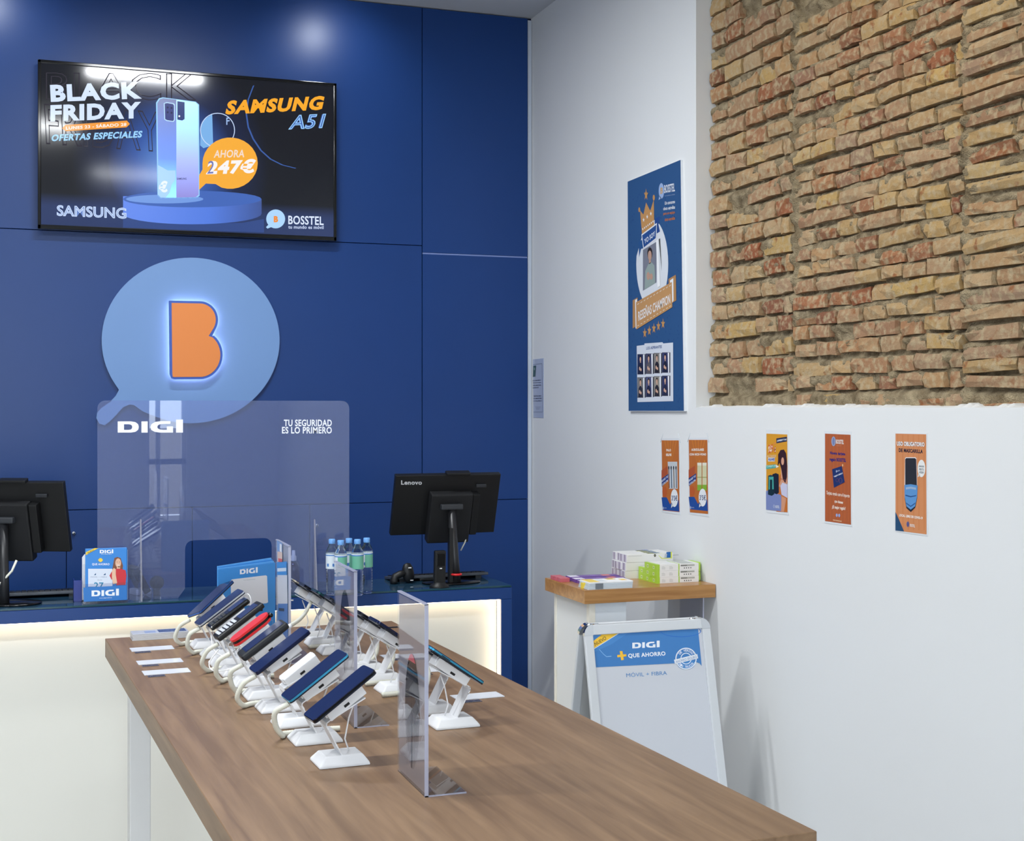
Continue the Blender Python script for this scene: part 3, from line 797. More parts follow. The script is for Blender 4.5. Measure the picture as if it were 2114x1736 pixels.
# maker's lettering on the back
nrm = (MW[t1].to_3x3() @ Mt1.to_3x3() @ Vector((0, -1, 0))); pp = MW[t1] @ Mt1 @ Vector((0, -.012, 0))
A = Art(pp, nrm, rough=.4, base=.0003); A.tb('Lenovo', 828, 991.5, 871, 1000.5, (214, 216, 220), .03, 1); tag(A.build('lettering', t1), 'white lettering')
t2, Mt2, cb, p0 = monitor('black monitor seen from behind at the left edge of the photo', -.055, 5.10, math.radians(-22), math.radians(16), .427, .258, py_(60, 1066, 5.06).z, logo=False)
cb.tube([(.055, -.06, .155), (.045, -.075, .12), (.015, -.085, .085), (-.02, -.088, .05), (-.035, -.085, .02)], .0042, CREAM, n=8); cb.build('cable', t2, local=True)

def keyboard(label, x, y, rz, w=.40, tilt=.05):
    t = thing('keyboard', (x, y, ZT), label, 'keyboard', rz)
    M = Matrix.Translation((0, 0, .012)) @ Matrix.Rotation(tilt, 4, 'X')
    m_ = MB(); m_.box((-w / 2, -.06, -.006), (w / 2, .06, .006), mat('grey keyboard', (70, 76, 84), .45), bev=.003, M=M); m_.build('body', t, local=True)
    m_ = MB()
    for r in range(5):
        for k in range(19): m_.box((-w / 2 + .012 + k * .0199, -.053 + r * .0215, .0055), (-w / 2 + .029 + k * .0199, -.035 + r * .0215, .0095), BLACK, M=M)
    tag(m_.build('keys', t, local=True), kind='stuff')
    for sx in (-1, 1):
        m_ = MB(); m_.box((sx * w * .40 - .012, -.052, 0.0), (sx * w * .40 + .012, -.046, .013), DGREY); m_.build('foot', t, local=True)
    return t
keyboard('grey keyboard behind the right monitor stand', py_(905, 1192, 5.21).x, 5.235, math.radians(3), .40, -.10)
keyboard('grey keyboard under the left monitor', py_(62, 1225, 5.14).x, 5.235, math.radians(1), .36, -.08)

# scanner lying on its side
c = pz_(822, 1197, ZT); c.y = 5.13
t = thing('barcode_scanner', (c.x, c.y, ZT), 'black handheld barcode scanner beside the water bottles', 'scanner')
m_ = MB(); M = Matrix.Translation((.010, 0, .040)) @ Matrix.Rotation(math.radians(-8), 4, 'Y') @ Matrix.Diagonal((.62, .42, .95, 1))
m_.lathe([(.0, -.040), (.022, -.037), (.036, -.020), (.038, 0), (.034, .022), (.022, .038), (.0, .042)], BLACK, M, n=24, cap=False); m_.build('head', t, local=True)
m_ = MB(); m_.tube([(0, .0, .040), (-.02, .0, .038), (-.042, 0, .028), (-.048, 0, .012), (-.046, 0, .004)], lambda u: .013 + .004 * u, BLACK, n=14); m_.build('grip', t, local=True)
m_ = MB(); m_.box((.006, -.0175, .060), (.018, -.0155, .064), PAPER); tag(m_.build('badge', t, local=True), 'white badge')
m_ = MB(); m_.box((.014, -.0175, .012), (.026, -.0155, .0145), PAPER); tag(m_.build('badge', t, local=True), 'white badge')
# cordless handset
c = pz_(894, 1206, ZT)
t = thing('cordless_phone', (c.x - .004, 4.972, ZT), 'black cordless handset upright in its charging cradle', 'phone')
m_ = MB(); m_.lathe([(.036, 0), (.037, .004), (.032, .011), (.024, .016), (.020, .022), (0, .022)], BLACK, Matrix.Diagonal((1.05, .9, 1, 1)), n=28, cap=False); m_.build('cradle', t, local=True)
m_ = MB(); m_.box((-.0225, -.011, .014), (.0225, .011, .142), BLACK, bev=.007, M=Matrix.Rotation(math.radians(4), 4, 'X'), seg=3); hd = m_.build('handset', t, local=True)
m_ = MB(); m_.box((-.016, -.0125, .085), (.016, -.0112, .130), BLACKG, bev=.002, M=Matrix.Rotation(math.radians(4), 4, 'X')); m_.build('earpiece_panel', hd, local=True)
m_ = MB(); m_.box((-.003, -.0125, .073), (.006, -.0113, .077), PAPER, M=Matrix.Rotation(math.radians(4), 4, 'X')); m_.build('badge', hd, local=True)
# paper behind
c = pz_(862, 1186, ZT)
m_ = MB(); c.y = 5.262; m_.box((c.x - .03, c.y - .02, ZT), (c.x + .045, c.y + .025, ZT + .006), PAPER, bev=.002)
tag(m_.build('paper_pad'), 'small white paper pad lying behind the cordless phone', 'paper')

# water bottles
PET = bpy.data.materials.new('bottle plastic'); PET.use_nodes = True
b = PET.node_tree.nodes['Principled BSDF']; b.inputs['Base Color'].default_value = (.93, .97, 1, 1)
b.inputs['Transmission Weight'].default_value = 1; b.inputs['Roughness'].default_value = .03; b.inputs['IOR'].default_value = 1.36
CAPB = mat('blue cap', (112, 168, 232), .35); LABW = mat('label white', (222, 232, 240), .4); LABG = mat('label green', (110, 182, 156), .4)
LABB = mat('label blue', (74, 130, 200), .4)
def bottle(label, px, pyt, green, ry):
    c = pz_(px, pyt, ZT + .205)
    t = thing('water_bottle', (c.x, c.y, ZT), label, 'bottle', ry, 'water bottles on the counter')
    R_ = .0222
    prof = [(0, .001), (R_ * .8, .001), (R_, .006)]
    z = .008
    while z < .092: prof += [(R_, z), (R_ * .88, z + .005)]; z += .010
    prof += [(R_, .096), (R_, .155), (R_ * .97, .160), (R_ * .80, .172), (.0115, .184), (.0105, .190), (0, .190)]
    m_ = MB(); m_.lathe(prof, PET, n=28, cap=False); m_.build('bottle_body', t, local=True)
    m_ = MB(); m_.lathe([(.0118, .188), (.0122, .190), (.0122, .203), (.0108, .205), (0, .205)], CAPB, n=20, cap=False); m_.build('cap', t, local=True)
    m_ = MB(); n = 32; r = R_ + .0006
    for k in range(n):
        a0, a1 = 2 * math.pi * k / n, 2 * math.pi * (k + 1) / n
        gm = (green and 0.0 <= (k / n) < .42) or (not green and .55 < k / n < .8)
        for (z0, z1, mt) in ((.098, .145, LABG if gm else LABW), (.145, .149, LABB), (.149, .153, LABW)):
            if z0 == .098 and not gm and k % 5 in (1, 2):
                m_.add([((r) * math.cos(a), (r) * math.sin(a), zz) for a, zz in ((a0, .108), (a1, .104), (a1, .118), (a0, .116))], [[0, 1, 2, 3]], LABB)
                m_.add([(r * math.cos(a), r * math.sin(a), zz) for a, zz in ((a0, .098), (a1, .098), (a1, .104), (a0, .108))], [[0, 1, 2, 3]], mt, None, True)
                m_.add([(r * math.cos(a), r * math.sin(a), zz) for a, zz in ((a0, .116), (a1, .118), (a1, z1), (a0, z1))], [[0, 1, 2, 3]], mt, None, True)
            else:
                m_.add([(r * math.cos(a), r * math.sin(a), zz) for a, zz in ((a0, z0), (a1, z0), (a1, z1), (a0, z1))], [[0, 1, 2, 3]], mt, None, True)
    m_.build('label_sleeve', t, local=True)
bottle('water bottle farthest left, half behind its green-labelled neighbour', 685.5, 1112.5, False, 2.4)
bottle('green-labelled water bottle at the left, front of the group', 703.5, 1115, True, 4.0)
bottle('water bottle in the middle rear, mostly hidden by the others', 720.5, 1111, False, 1.0)
bottle('water bottle in the middle front with white and green label', 738, 1113, True, 3.0)
bottle('green-labelled water bottle farthest right of the five', 757, 1110, True, 4.2)

# sanitiser pump bottle behind the screen
c = pz_(606, 1228, ZT)
t = thing('sanitizer_bottle', (py_(606, 1200, 5.15).x, 5.15, ZT), 'small clear blue sanitizer bottle with white pump, behind the screen', 'bottle')
m_ = MB(); m_.lathe([(0, .001), (.021, .001), (.023, .006), (.023, .085), (.018, .098), (.010, .104), (0, .104)], clear('blue gel', (70, 150, 200), .05), n=24, cap=False); m_.build('body', t, local=True)
m_ = MB(); m_.lathe([(.011, .102), (.0115, .118), (.007, .124), (.006, .142), (.0, .143)], WHITE, n=18, cap=False); m_.build('pump_cap', t, local=True)

# card terminal and small speaker seen through the screen
c = pz_(283, 1232, ZT)
t = thing('card_terminal', (c.x + .008, 5.16, ZT), 'dark card payment terminal leaning behind the leaflet holder', 'terminal', math.radians(20))
m_ = MB(); M = Matrix.Translation((0, 0, .055)) @ Matrix.Rotation(math.radians(-28), 4, 'Y'); m_.box((-.014, -.035, -.055), (.014, .035, .055), DGREY, bev=.006, M=M); m_.build('body', t, local=True)
m_ = MB(); m_.box((-.0155, -.027, .005), (-.0140, .027, .045), BLACKG, M=M); m_.build('display', t, local=True)
m_ = MB(); m_.box((-.02, -.03, .0), (.04, .03, .022), WHITE, bev=.003); tag(m_.build('base', t, local=True), 'white base')
c = pz_(328, 1234, ZT)
t = thing('webcam', (c.x, 5.12, ZT), 'small dark round webcam on a clear foot behind the screen', 'camera')
m_ = MB(); m_.lathe([(0, -.018), (.02, -.014), (.026, 0), (.022, .016), (0, .02)], BLACK, Matrix.Translation((0, 0, .045)) @ Matrix.Rotation(1.57, 4, 'X'), n=20, cap=False); m_.build('head', t, local=True)
m_ = MB(); m_.box((-.012, -.015, 0), (.012, .015, .024), DGREY, bev=.003); m_.build('foot', t, local=True)

# leaflet holder with leaflets (front edge of the counter)
def dplane(px, py, Y): return py_(px, py, Y)
YH = 4.965
c = pz_(215, 1241, ZT)
DB = (52, 134, 214)
t = thing('leaflet_holder', (c.x, YH + .02, ZT), 'clear leaflet holder full of blue leaflets on the left of the counter', 'leaflet holder')
xa, xb = py_(173, 1200, YH).x, py_(262, 1200, YH).x
m_ = MB()
m_.box((xa - .003, YH - .002, ZT + .0005), (xb + .003, YH, ZT + .070), CLEAR)
m_.box((xa - .003, YH - .002, ZT + .0005), (xb + .003, YH + .033, ZT + .004), CLEAR)
m_.box((xa - .003, YH + .031, ZT + .0005), (xb + .003, YH + .033, ZT + .135), CLEAR)
m_.build('clear_holder', t)
A = Art((0, YH - .002, 0), (0, -1, 0), rough=.3)
A.poly([(172, 1213), (262, 1208), (262, 1238), (173, 1242)], (56, 122, 196), 1); A.digi(189, 1217, 246, 1231, (240, 243, 248), 2, sk=-2)
A.tb('www.digimobil.es', 205, 1233.5, 231, 1236, (226, 234, 246), .01, 2, sk=-1)
A.build('front_card', t)
xt0, xt1 = py_(176, 1131, YH + .012).x, py_(263, 1131, YH + .012).x; ztt = py_(215, 1131.5, YH + .012).z
for k in range(5):
    lf = MB(); yy = YH + .012 + k * .0036; lf.box((xt0 + .0006 * k, yy, ZT + .006), (xt1 - .002 + .001 * k, yy + .003, ztt - .0025 * k), mat('leaflet blue', DB, .35) if k < 4 else PAPER, bev=.0006, seg=1)
    o = lf.build('leaflet'); tag(o, 'blue leaflet with a smiling woman in red, front of the clear holder' if k == 0 else '%s blue leaflet from the front, seen as an edge in the clear holder' % ('', 'second', 'third', 'fourth', 'white-backed fifth')[k], 'leaflet', 'leaflets in the clear holder')
    if k == 0: lf0 = o
A = Art((0, YH + .0118, 0), (0, -1, 0), rough=.35, base=.0002)
A.poly([(177, 1140), (195, 1131.5), (203, 1131.5), (177, 1146)], (236, 206, 70), 1)
A.text('NUEVO', (180, 1140.5), (193, 1134), (182, 1143), (90, 90, 70), .02, 2)
A.digi(206, 1134, 234, 1142, (240, 244, 250), 2); A.tb('INTERNET', 209, 1143, 231, 1144.6, (200, 224, 246), .02, 2)
A.poly([(205, 1152), (210, 1152), (210, 1160), (205, 1160)], (240, 206, 70), 2); A.poly([(203, 1154), (212, 1154), (212, 1158), (203, 1158)], (240, 206, 70), 2.5)
A.tb('QUE AHORRO', 190, 1162.5, 226, 1167.5, (240, 244, 250), .02, 2)
A.rect(182, 1174, 232, 1211, (218, 226, 240), 1)
A.poly([(194, 1187), (198, 1183), (198, 1187)], (20, 80, 130), 2); A.poly([(213, 1187), (218, 1183), (218, 1187)], (20, 80, 130), 2)
A.tb('MÓVIL + FIBRA', 187, 1189.5, 221, 1192, (110, 130, 160), .0, 2); A.tb('desde', 201, 1196, 211, 1198, (130, 140, 160), 0, 2)
A.tb('27', 194, 1202, 214, 1215, (50, 140, 180), .02, 2)
# portrait
A.poly([(232, 1174), (236, 1152), (242, 1149.5), (249, 1152), (254, 1168), (252, 1182), (232, 1184)], (128, 82, 62), 2)
A.ell(244, 1162, 6, 9.5, (226, 182, 154), 3, 16); A.line(241.5, 1166.5, 247, 1166.5, 1.2, (250, 246, 240), 4)
A.ell(241.7, 1160, .9, .6, (60, 40, 36), 4, 8); A.ell(246.7, 1160, .9, .6, (60, 40, 36), 4, 8)
A.rect(241, 1169, 248, 1176, (222, 176, 148), 3)
A.poly([(226, 1188), (231, 1179), (240, 1174), (249, 1174), (259, 1177), (261, 1188), (259, 1207), (241, 1208), (238, 1197), (230, 1196)], (206, 58, 66), 4)
A.poly([(231, 1178), (235, 1172), (239, 1175), (239, 1186), (242, 1204), (233, 1206), (231, 1192)], (232, 192, 164), 5)
A.build('leaflet_print', lf0)
# small blue holder behind it
c1_, c2_ = py_(152, 1200, 5.03), py_(169, 1200, 5.03)
t = thing('card_holder', ((c1_.x + c2_.x) / 2, 5.06, ZT), 'small blue holder with a white card, left of the leaflet holder', 'card holder')
BH = mat('blue holder', (26, 48, 128), .3)
m_ = MB(); m_.box((c1_.x, 5.03, ZT), (c2_.x, 5.10, ZT + .004), BH); m_.box((c1_.x, 5.03, ZT), (c2_.x, 5.033, py_(160, 1198, 5.03).z), BH, bev=.001); m_.box((c1_.x, 5.03, ZT), (c1_.x + .003, 5.10, py_(160, 1198, 5.03).z), BH); m_.box((c2_.x - .003, 5.03, ZT), (c2_.x, 5.10, py_(160, 1198, 5.03).z), BH); m_.build('holder', t)
m_ = MB(); xx = py_(169.5, 1180, 5.04).x; m_.prism([(xx, 5.04, ZT + .005), (xx + .06, 5.04, ZT + .005), (xx + .06, 5.04, ZT + .166), (xx + .008, 5.04, ZT + .166), (xx, 5.04, ZT + .155)], (0, .006, 0), PAPER)
tag(m_.build('white_card'), 'white card with rounded corner standing behind the leaflet holder', 'card')

# ================================================================== DISPLAY TABLE
PHI = math.radians(2.4)
ZD = 1.0
tb0 = pz_(217, 1318, ZD)
TBL = thing('display_table', (tb0.x, tb0.y, 0), 'brown wooden display table carrying the phones on stands', 'table', PHI)
WD = wood('brown oak', (112, 86, 62), (144, 115, 86), (18, 1.2, 18), .42, .4)
MT = MW[TBL]
UW, UL = 0.890, 2.35
m_ = MB(); m_.box((0, -UL, ZD - .055), (UW, 0, ZD), WD, bev=.0012, seg=1); m_.build('tabletop', TBL, local=True)
LEGM = mat('table leg white', (222, 222, 220), .45)
for (u, w) in ((.06, -.07), (UW - .12, -.07), (.06, -UL + .07), (UW - .12, -UL + .07)):
    m_ = MB(); m_.box((u, w - .03, 0), (u + .06, w + .03, ZD - .0555), LEGM, bev=.003); m_.build('leg', TBL, local=True)
for w in (-.07, -UL + .07):
    m_ = MB(); m_.box((.12, w - .015, ZD - .12), (UW - .12, w + .015, ZD - .0555), LEGM); m_.build('rail', TBL, local=True)

# ------------------------------------------------------------------ phone stands
STW = mat('stand white', (228, 229, 231), .4)
ST_AL = mat('stand strip grey', (168, 172, 178), .4)
def make_stand(label, group):
    """local +x is the way the phone faces; origin on the table"""
    t = thing('phone_stand', (0, 0, 0), label, 'stand', 0, group)
    m_ = MB(); P0 = [(-.052, -.040), (.048, -.040), (.048, .040), (-.052, .040)]
    P1 = [(-.040, -.028), (.034, -.028), (.034, .028), (-.040, .028)]
    vs = [(x, y, 0.0) for x, y in P0] + [(x, y, .005) for x, y in P0] + [(x, y, .021) for x, y in P1]
    fs = [[3, 2, 1, 0]] + [[i, (i + 1) % 4, 4 + (i + 1) % 4, 4 + i] for i in range(4)] + [[4 + i, 4 + (i + 1) % 4, 8 + (i + 1) % 4, 8 + i] for i in range(4)] + [[8, 9, 10, 11]]
    bm = bmesh.new(); bv = [bm.verts.new(v) for v in vs]
    for f in fs: bm.faces.new([bv[i] for i in f])
    bmesh.ops.bevel(bm, geom=bm.edges[:], offset=.003, segments=2, profile=.6, affect='EDGES')
    m_.bmadd(bm, STW); m_.build('base', t, local=True)
    # bent strip: up from the base, over the bend, back up under the phone
    path = [(.000, .020), (.026, .070), (.0305, .078), (.030, .084), (.024, .088), (-.046, .126)]
    m_ = MB(); hw = .024; th = .0022
    for (a, b) in zip(path[:-1], path[1:]):
        d = Vector((b[0] - a[0], 0, b[1] - a[1])).normalized(); nn = Vector((-d.z, 0, d.x)) * th / 2
        A_ = Vector((a[0], 0, a[1])) - d * .0008; B_ = Vector((b[0], 0, b[1])) + d * .0008
        m_.prism([A_ + nn - Vector((0, hw, 0)), B_ + nn - Vector((0, hw, 0)), B_ - nn - Vector((0, hw, 0)), A_ - nn - Vector((0, hw, 0))], (0, 2 * hw, 0), STW)
    m_.build('bent_strip', t, local=True)
    # bracket block carrying the phone
    ux = Vector((.82, 0, -.573)); uz = Vector((.573, 0, .82)); M = Matrix.Translation((-.010, 0, .1155))
    R3 = Matrix(((ux.x, 0, uz.x, 0), (0, 1, 0, 0), (ux.z, 0, uz.z, 0), (0, 0, 0, 1)))
    M = M @ R3
    m_ = MB(); m_.box((-.044, -.023, -.007), (.042, .023, .014), STW, bev=.002, M=M)
    for sx in (-.045, .038): m_.box((sx, -.012, .0), (sx + .007, .012, .0145), STW, bev=.0015, M=M)
    br = m_.build('bracket', t, local=True)
    m_ = MB(); m_.box((-.006, -.0238, -.002), (.006, -.0226, .003), BLACK, M=M); m_.build('slot', br, local=True)
    m_ = MB(); m_.box((-.006, .0226, -.002), (.006, .0238, .003), BLACK, M=M); m_.build('slot', br, local=True)
    m_ = MB(); m_.tube([(-.02, .0, .022), (-.012, 0, .045), (-.02, .0, .085), (-.03, .0, .112)], .0016, STW, n=6); m_.build('wire', t, local=True)
    return t, M
TOPM = None
def phone_mesh(kind):
    """local frame of the bracket: x down the slope, z out of the screen"""
    L, Wd, T = .152, .073, .0085
    def rbox(l0, l1, w, z0, z1, r, m, mb):
        P = []
        for (cx, cy, a0) in ((l1 - r, w / 2 - r, 0), (l0 + r, w / 2 - r, 90), (l0 + r, -w / 2 + r, 180), (l1 - r, -w / 2 + r, 270)):
            P += [(cx + r * math.cos(math.radians(a0 + q)), cy + r * math.sin(math.radians(a0 + q)), z0) for q in (0, 22, 45, 68, 90)]
        mb.prism(P, (0, 0, z1 - z0), m)
    parts = []
    if kind in ('blue', 'navy', 'silver', 'teal', 'green', 'orange', 'black', 'goldrim'):
        fr = {'blue': (54, 96, 170), 'navy': (30, 42, 84), 'silver': (206, 212, 220), 'teal': (70, 170, 214), 'green': (40, 92, 96), 'orange': (196, 132, 78), 'black': (22, 24, 30), 'goldrim': (196, 186, 164)}[kind]
        m_ = MB(); rbox(-L / 2, L / 2, Wd, .015, .015 + T * .35, .009, mat('phone back dark', (24, 30, 46), .25), m_); parts.append(('back_cover', m_))
        m_ = MB(); rbox(-L / 2, L / 2, Wd + .0006, .015 + T * .35, .015 + T * .82, .009, mat('phone rim %s' % kind, fr, .18, metal=.6), m_); parts.append(('rim', m_))
        m_ = MB(); rbox(-L / 2 + .001, L / 2 - .001, Wd - .0015, .015 + T * .82, .015 + T, .008, mat('phone glass', (20, 32, 70), .06, spec=.8), m_); parts.append(('display_glass', m_))
        m_ = MB(); m_.box((-.045, Wd / -2 - .0012, .0185), (-.022, Wd / -2 + .0004, .0205), BLACK); m_.box((-.062, -.028, .0128), (-.046, -.012, .0152), BLACKG, bev=.001); parts.append(('buttons_and_camera', m_))
    elif kind == 'feature':
        m_ = MB(); m_.box((-.062, -.025, .015), (.062, .025, .029), BLACKG, bev=.006, seg=3); parts.append(('body', m_))
        m_ = MB(); m_.box((-.050, -.020, .0288), (-.004, .020, .0298), mat('small screen', (40, 52, 90), .1)); parts.append(('display_glass', m_))
        m_ = MB()
        for r in range(4):
            for k in range(3): m_.box((.008 + r * .0125, -.019 + k * .0135, .0287), (.018 + r * .0125, -.0075 + k * .0135, .0305), DGREY, bev=.001, seg=1)
        parts.append(('keys', m_))
    elif kind == 'keypad':
        m_ = MB(); m_.box((-.072, -.030, .015), (.072, .030, .030), BLACK, bev=.006, seg=3); parts.append(('body', m_))
        m_ = MB(); m_.box((-.060, -.024, .0298), (-.004, .024, .0308), mat('small screen', (40, 52, 90), .1)); parts.append(('display_glass', m_))
        m_ = MB()
        for r in range(5):
            for k in range(3): m_.box((.006 + r * .0122, -.022 + k * .0155, .0297), (.015 + r * .0122, -.010 + k * .0155, .0318), mat('pale keys', (200, 204, 210), .3), bev=.001, seg=1)
        parts.append(('keys', m_))
    elif kind == 'clam':
        RED = mat('red shell', (214, 44, 46), .3)
        def capsule(z0, z1, m, mb, w=.050, L_=.112): rbox(-L_ / 2, L_ / 2, w, z0, z1, w * .48, m, mb)
        m_ = MB(); capsule(.015, .0205, RED, m_); parts.append(('lower_shell', m_))
        m_ = MB(); capsule(.0205, .0275, BLACK, m_, .048, .108); m_.tube([(-.058, -.016, .024), (-.058, .016, .024)], .0052, BLACKG, n=12); parts.append(('hinge_and_middle', m_))
        m_ = MB(); capsule(.0275, .0330, RED, m_); parts.append(('upper_shell', m_))
    return parts
def mount(kind, label, loc, face, yaw=0.0, group='phones on display stands', cable=0, stand=None, up=0.0, roll=0.0):
    """phone as a thing of its own, resting on its stand"""
    ux = Vector((.82, 0, -.573)); uz = Vector((.573, 0, .82))
    R3 = Matrix(((ux.x, 0, uz.x, 0), (0, 1, 0, 0), (ux.z, 0, uz.z, 0), (0, 0, 0, 1)))
    M = Matrix.Translation((-.010, 0, .1155)) @ R3 @ Matrix.Translation((-up, 0, 0))
    name = 'mobile_phone' if kind not in ('clam',) else 'flip_phone'
    t = thing(name, (loc[0], loc[1], loc[2]), label, 'phone', face, group)
    if yaw or roll: M = M @ Matrix.Rotation(yaw, 4, 'Z') @ Matrix.Rotation(roll, 4, 'X')
    for n_, m_ in phone_mesh(kind):
        m2 = MB(); m2.v = [M @ v for v in m_.v]; m2.f = m_.f; m2.m = m_.m; m2.mats = m_.mats; m2.smooth = m_.smooth
        m2.build(n_, t, local=True)
    return t
ST, _ = make_stand('white phone stand', 'white phone stands on the display table')
def spline(P, n=40):
    P = [Vector(p) for p in P]; out = []
    Q = [P[0] * 2 - P[1]] + P + [P[-1] * 2 - P[-2]]
    for i in range(1, len(Q) - 2):
        for k in range(n):
            t = k / n; a, b, c_, d = Q[i - 1], Q[i], Q[i + 1], Q[i + 2]
            out.append(.5 * ((2 * b) + (-a + c_) * t + (2 * a - 5 * b + 4 * c_ - d) * t * t + (-a + 3 * b - 3 * c_ + d) * t ** 3))
    out.append(P[-1]); return out
def coil(loc, face, pts, label):
    M = Matrix.Translation(Vector(loc)) @ Matrix.Rotation(face, 4, 'Z')
    path = [M @ Vector(p) for p in pts]; path = spline(path, 16)
    m_ = MB(); m_.tube(path, .0064, CREAM, n=8, ridge=.80)
    o = m_.build('coiled_cable'); tag(o, label, 'cable', 'coiled cables of the phone stands'); return o
XLR = lambda y: .497 + (4.0 - y) * .055
XRR = lambda y: .815 + (4.0 - y) * .052
left = [(3.985, 'blue', 'blue phone with its big screen turned to view, farthest of the left row', 'farthest left-row', .52),
        (3.825, 'silver', 'dark phone with silver rim, second from the back in left row', 'second left-row', .12),
        (3.690, 'feature', 'short black button phone, third from the back in left row', 'third left-row', .05),
        (3.555, 'keypad', 'black phone with pale number keys, just behind the red phone', 'fourth left-row', .10),
        (3.405, 'clam', 'red flip phone in the left row', 'red phone\'s', .06),
        (3.250, 'feature2', 'thick matte black phone just in front of the red phone', 'sixth left-row', .05),
        (3.105, 'navy', 'long navy phone with double silver rim, second in front of red phone', 'seventh left-row', .06),
        (2.945, None, '', 'phoneless', 0),
        (2.790, 'teal', 'dark phone with bright blue rim, left row near the bottom', 'blue-rimmed phone\'s', .06),
        (2.600, 'black', 'dark phone nearest to us in the left row', 'nearest left-row', .10)]
first = True
for i, (y, kind, lab, which, yaw) in enumerate(left):
    loc = (XLR(y), y, ZD); face = math.pi + PHI
    lb = 'white stand without a phone in the left row' if kind is None else 'white stand under the %s' % {
        'blue': 'blue phone farthest back in the left row', 'silver': 'silver-rimmed phone second in left row', 'feature': 'short black button phone in left row',
        'keypad': 'phone with pale keys in left row', 'clam': 'red flip phone', 'feature2': 'thick black phone in front of red phone', 'navy': 'navy phone with double silver rim',
        'teal': 'blue-rimmed phone of the left row', 'black': 'nearest phone of the left row'}[kind]
    if first: s_ = ST; s_.location = loc; s_.rotation_euler = (0, 0, face); MW[s_] = Matrix.Translation(Vector(loc)) @ Matrix.Rotation(face, 4, 'Z'); s_['label'] = lb; first = False
    else: s_ = dup(ST, loc, face, lb)
    if kind:
        k2 = 'keypad' if kind == 'feature2' else kind
        if kind == 'feature2':
            t = thing('mobile_phone', loc, lab, 'phone', face, 'phones on display stands')
            ux = Vector((.82, 0, -.573)); uz = Vector((.573, 0, .82))
            M = Matrix.Translation((-.010, 0, .1155)) @ Matrix(((ux.x, 0, uz.x, 0), (0, 1, 0, 0), (ux.z, 0, uz.z, 0), (0, 0, 0, 1)))
            m_ = MB(); m_.box((-.066, -.031, .015), (.066, .031, .033), mat('rubber black', (30, 33, 38), .6), bev=.008, M=M, seg=3); m_.build('body', t, local=True)
            m_ = MB(); m_.box((-.058, -.026, .0328), (.050, .026, .0336), mat('phone glass', (20, 32, 70), .06), M=M); m_.build('display_glass', t, local=True)
        else:
            mount(kind, lab, loc, face, up=.010 if kind in ('blue',) else .004, yaw=yaw if kind == 'blue' else yaw * .5)
        if kind in ('blue', 'silver', 'keypad', 'clam', 'navy', 'teal', 'feature2'):
            v = .008 * (i % 3)
            coil(loc, face, [(.052, -.002, .080), (.078, -.012, .062), (.090 - v, -.024, .030), (.074 - v, -.036, .0075), (.05, -.052, .0068), (.010, -.057, .0068), (-.04, -.060, .0068), (-.07, -.056, .0068)],
                 'coiled ivory cable hanging below the %s' % {'blue': 'blue phone farthest back', 'silver': 'silver-rimmed phone', 'keypad': 'phone with pale keys', 'clam': 'red flip phone', 'feature2': 'thick black phone', 'navy': 'navy phone with double rim', 'teal': 'blue-rimmed phone'}[kind])
right = [(4.05, 'goldrim', 'gold-rimmed phone at the far end of the right row'), (3.91, 'black', 'black phone second from the far end of right row'),
         (3.77, 'green', 'dark green phone behind the middle clear stand'), (3.63, 'black', 'black phone just right of the middle clear stand'),
         (3.49, 'green', 'phone with green glints midway along the right row'), (3.35, 'black', 'black phone with white bracket left of the nearest clear stand'),
         (3.21, 'navy', 'navy phone behind the nearest clear stand'), (2.965, 'orange', 'black and orange phone right of the nearest clear stand'),
         (2.825, 'teal', 'bright blue phone at the near end of the right row')]
names = ['gold-rimmed phone', 'second far phone', 'dark green phone', 'phone right of the middle clear stand', 'green-glinting phone', 'phone left of the nearest clear stand', 'navy phone behind nearest clear stand', 'orange phone', 'bright blue phone']
for i, (y, kind, lab) in enumerate(right):
    loc = (XRR(y), y, ZD)
    dup(ST, loc, PHI, 'white stand under the %s of the right row' % names[i])
    mount(kind, lab, loc, PHI, up=.006, yaw=.03)
    if i in (1, 3, 4, 5, 6):
        coil(loc, PHI, [(.045, -.010, .078), (.062, -.030, .06), (.060, -.046, .03), (.04, -.054, .0075), (-.01, -.058, .0068), (-.06, -.062, .0068)], 'coiled ivory cable of the %s in the right row' % names[i])
# coiled cable stretched between the rows
m_ = MB(); a_ = Vector((XLR(3.25) + .06, 3.25, ZD + .165)); b_ = Vector((XRR(3.95) - .02, 3.97, ZD + .125))
path = spline([a_, a_ * .66 + b_ * .34 + Vector((0, 0, -.012)), a_ * .33 + b_ * .67 + Vector((0, 0, -.014)), b_], 22)
m_.tube(path, .0056, CREAM, n=8, ridge=.84); m_.tube([a_ - (path[3] - path[0]).normalized() * .022, a_ + (path[3] - path[0]).normalized() * .004], .006, WHITE, n=8)
tag(m_.build('coiled_cable'), 'coiled cable stretched from the thick black phone to the right row', 'cable')

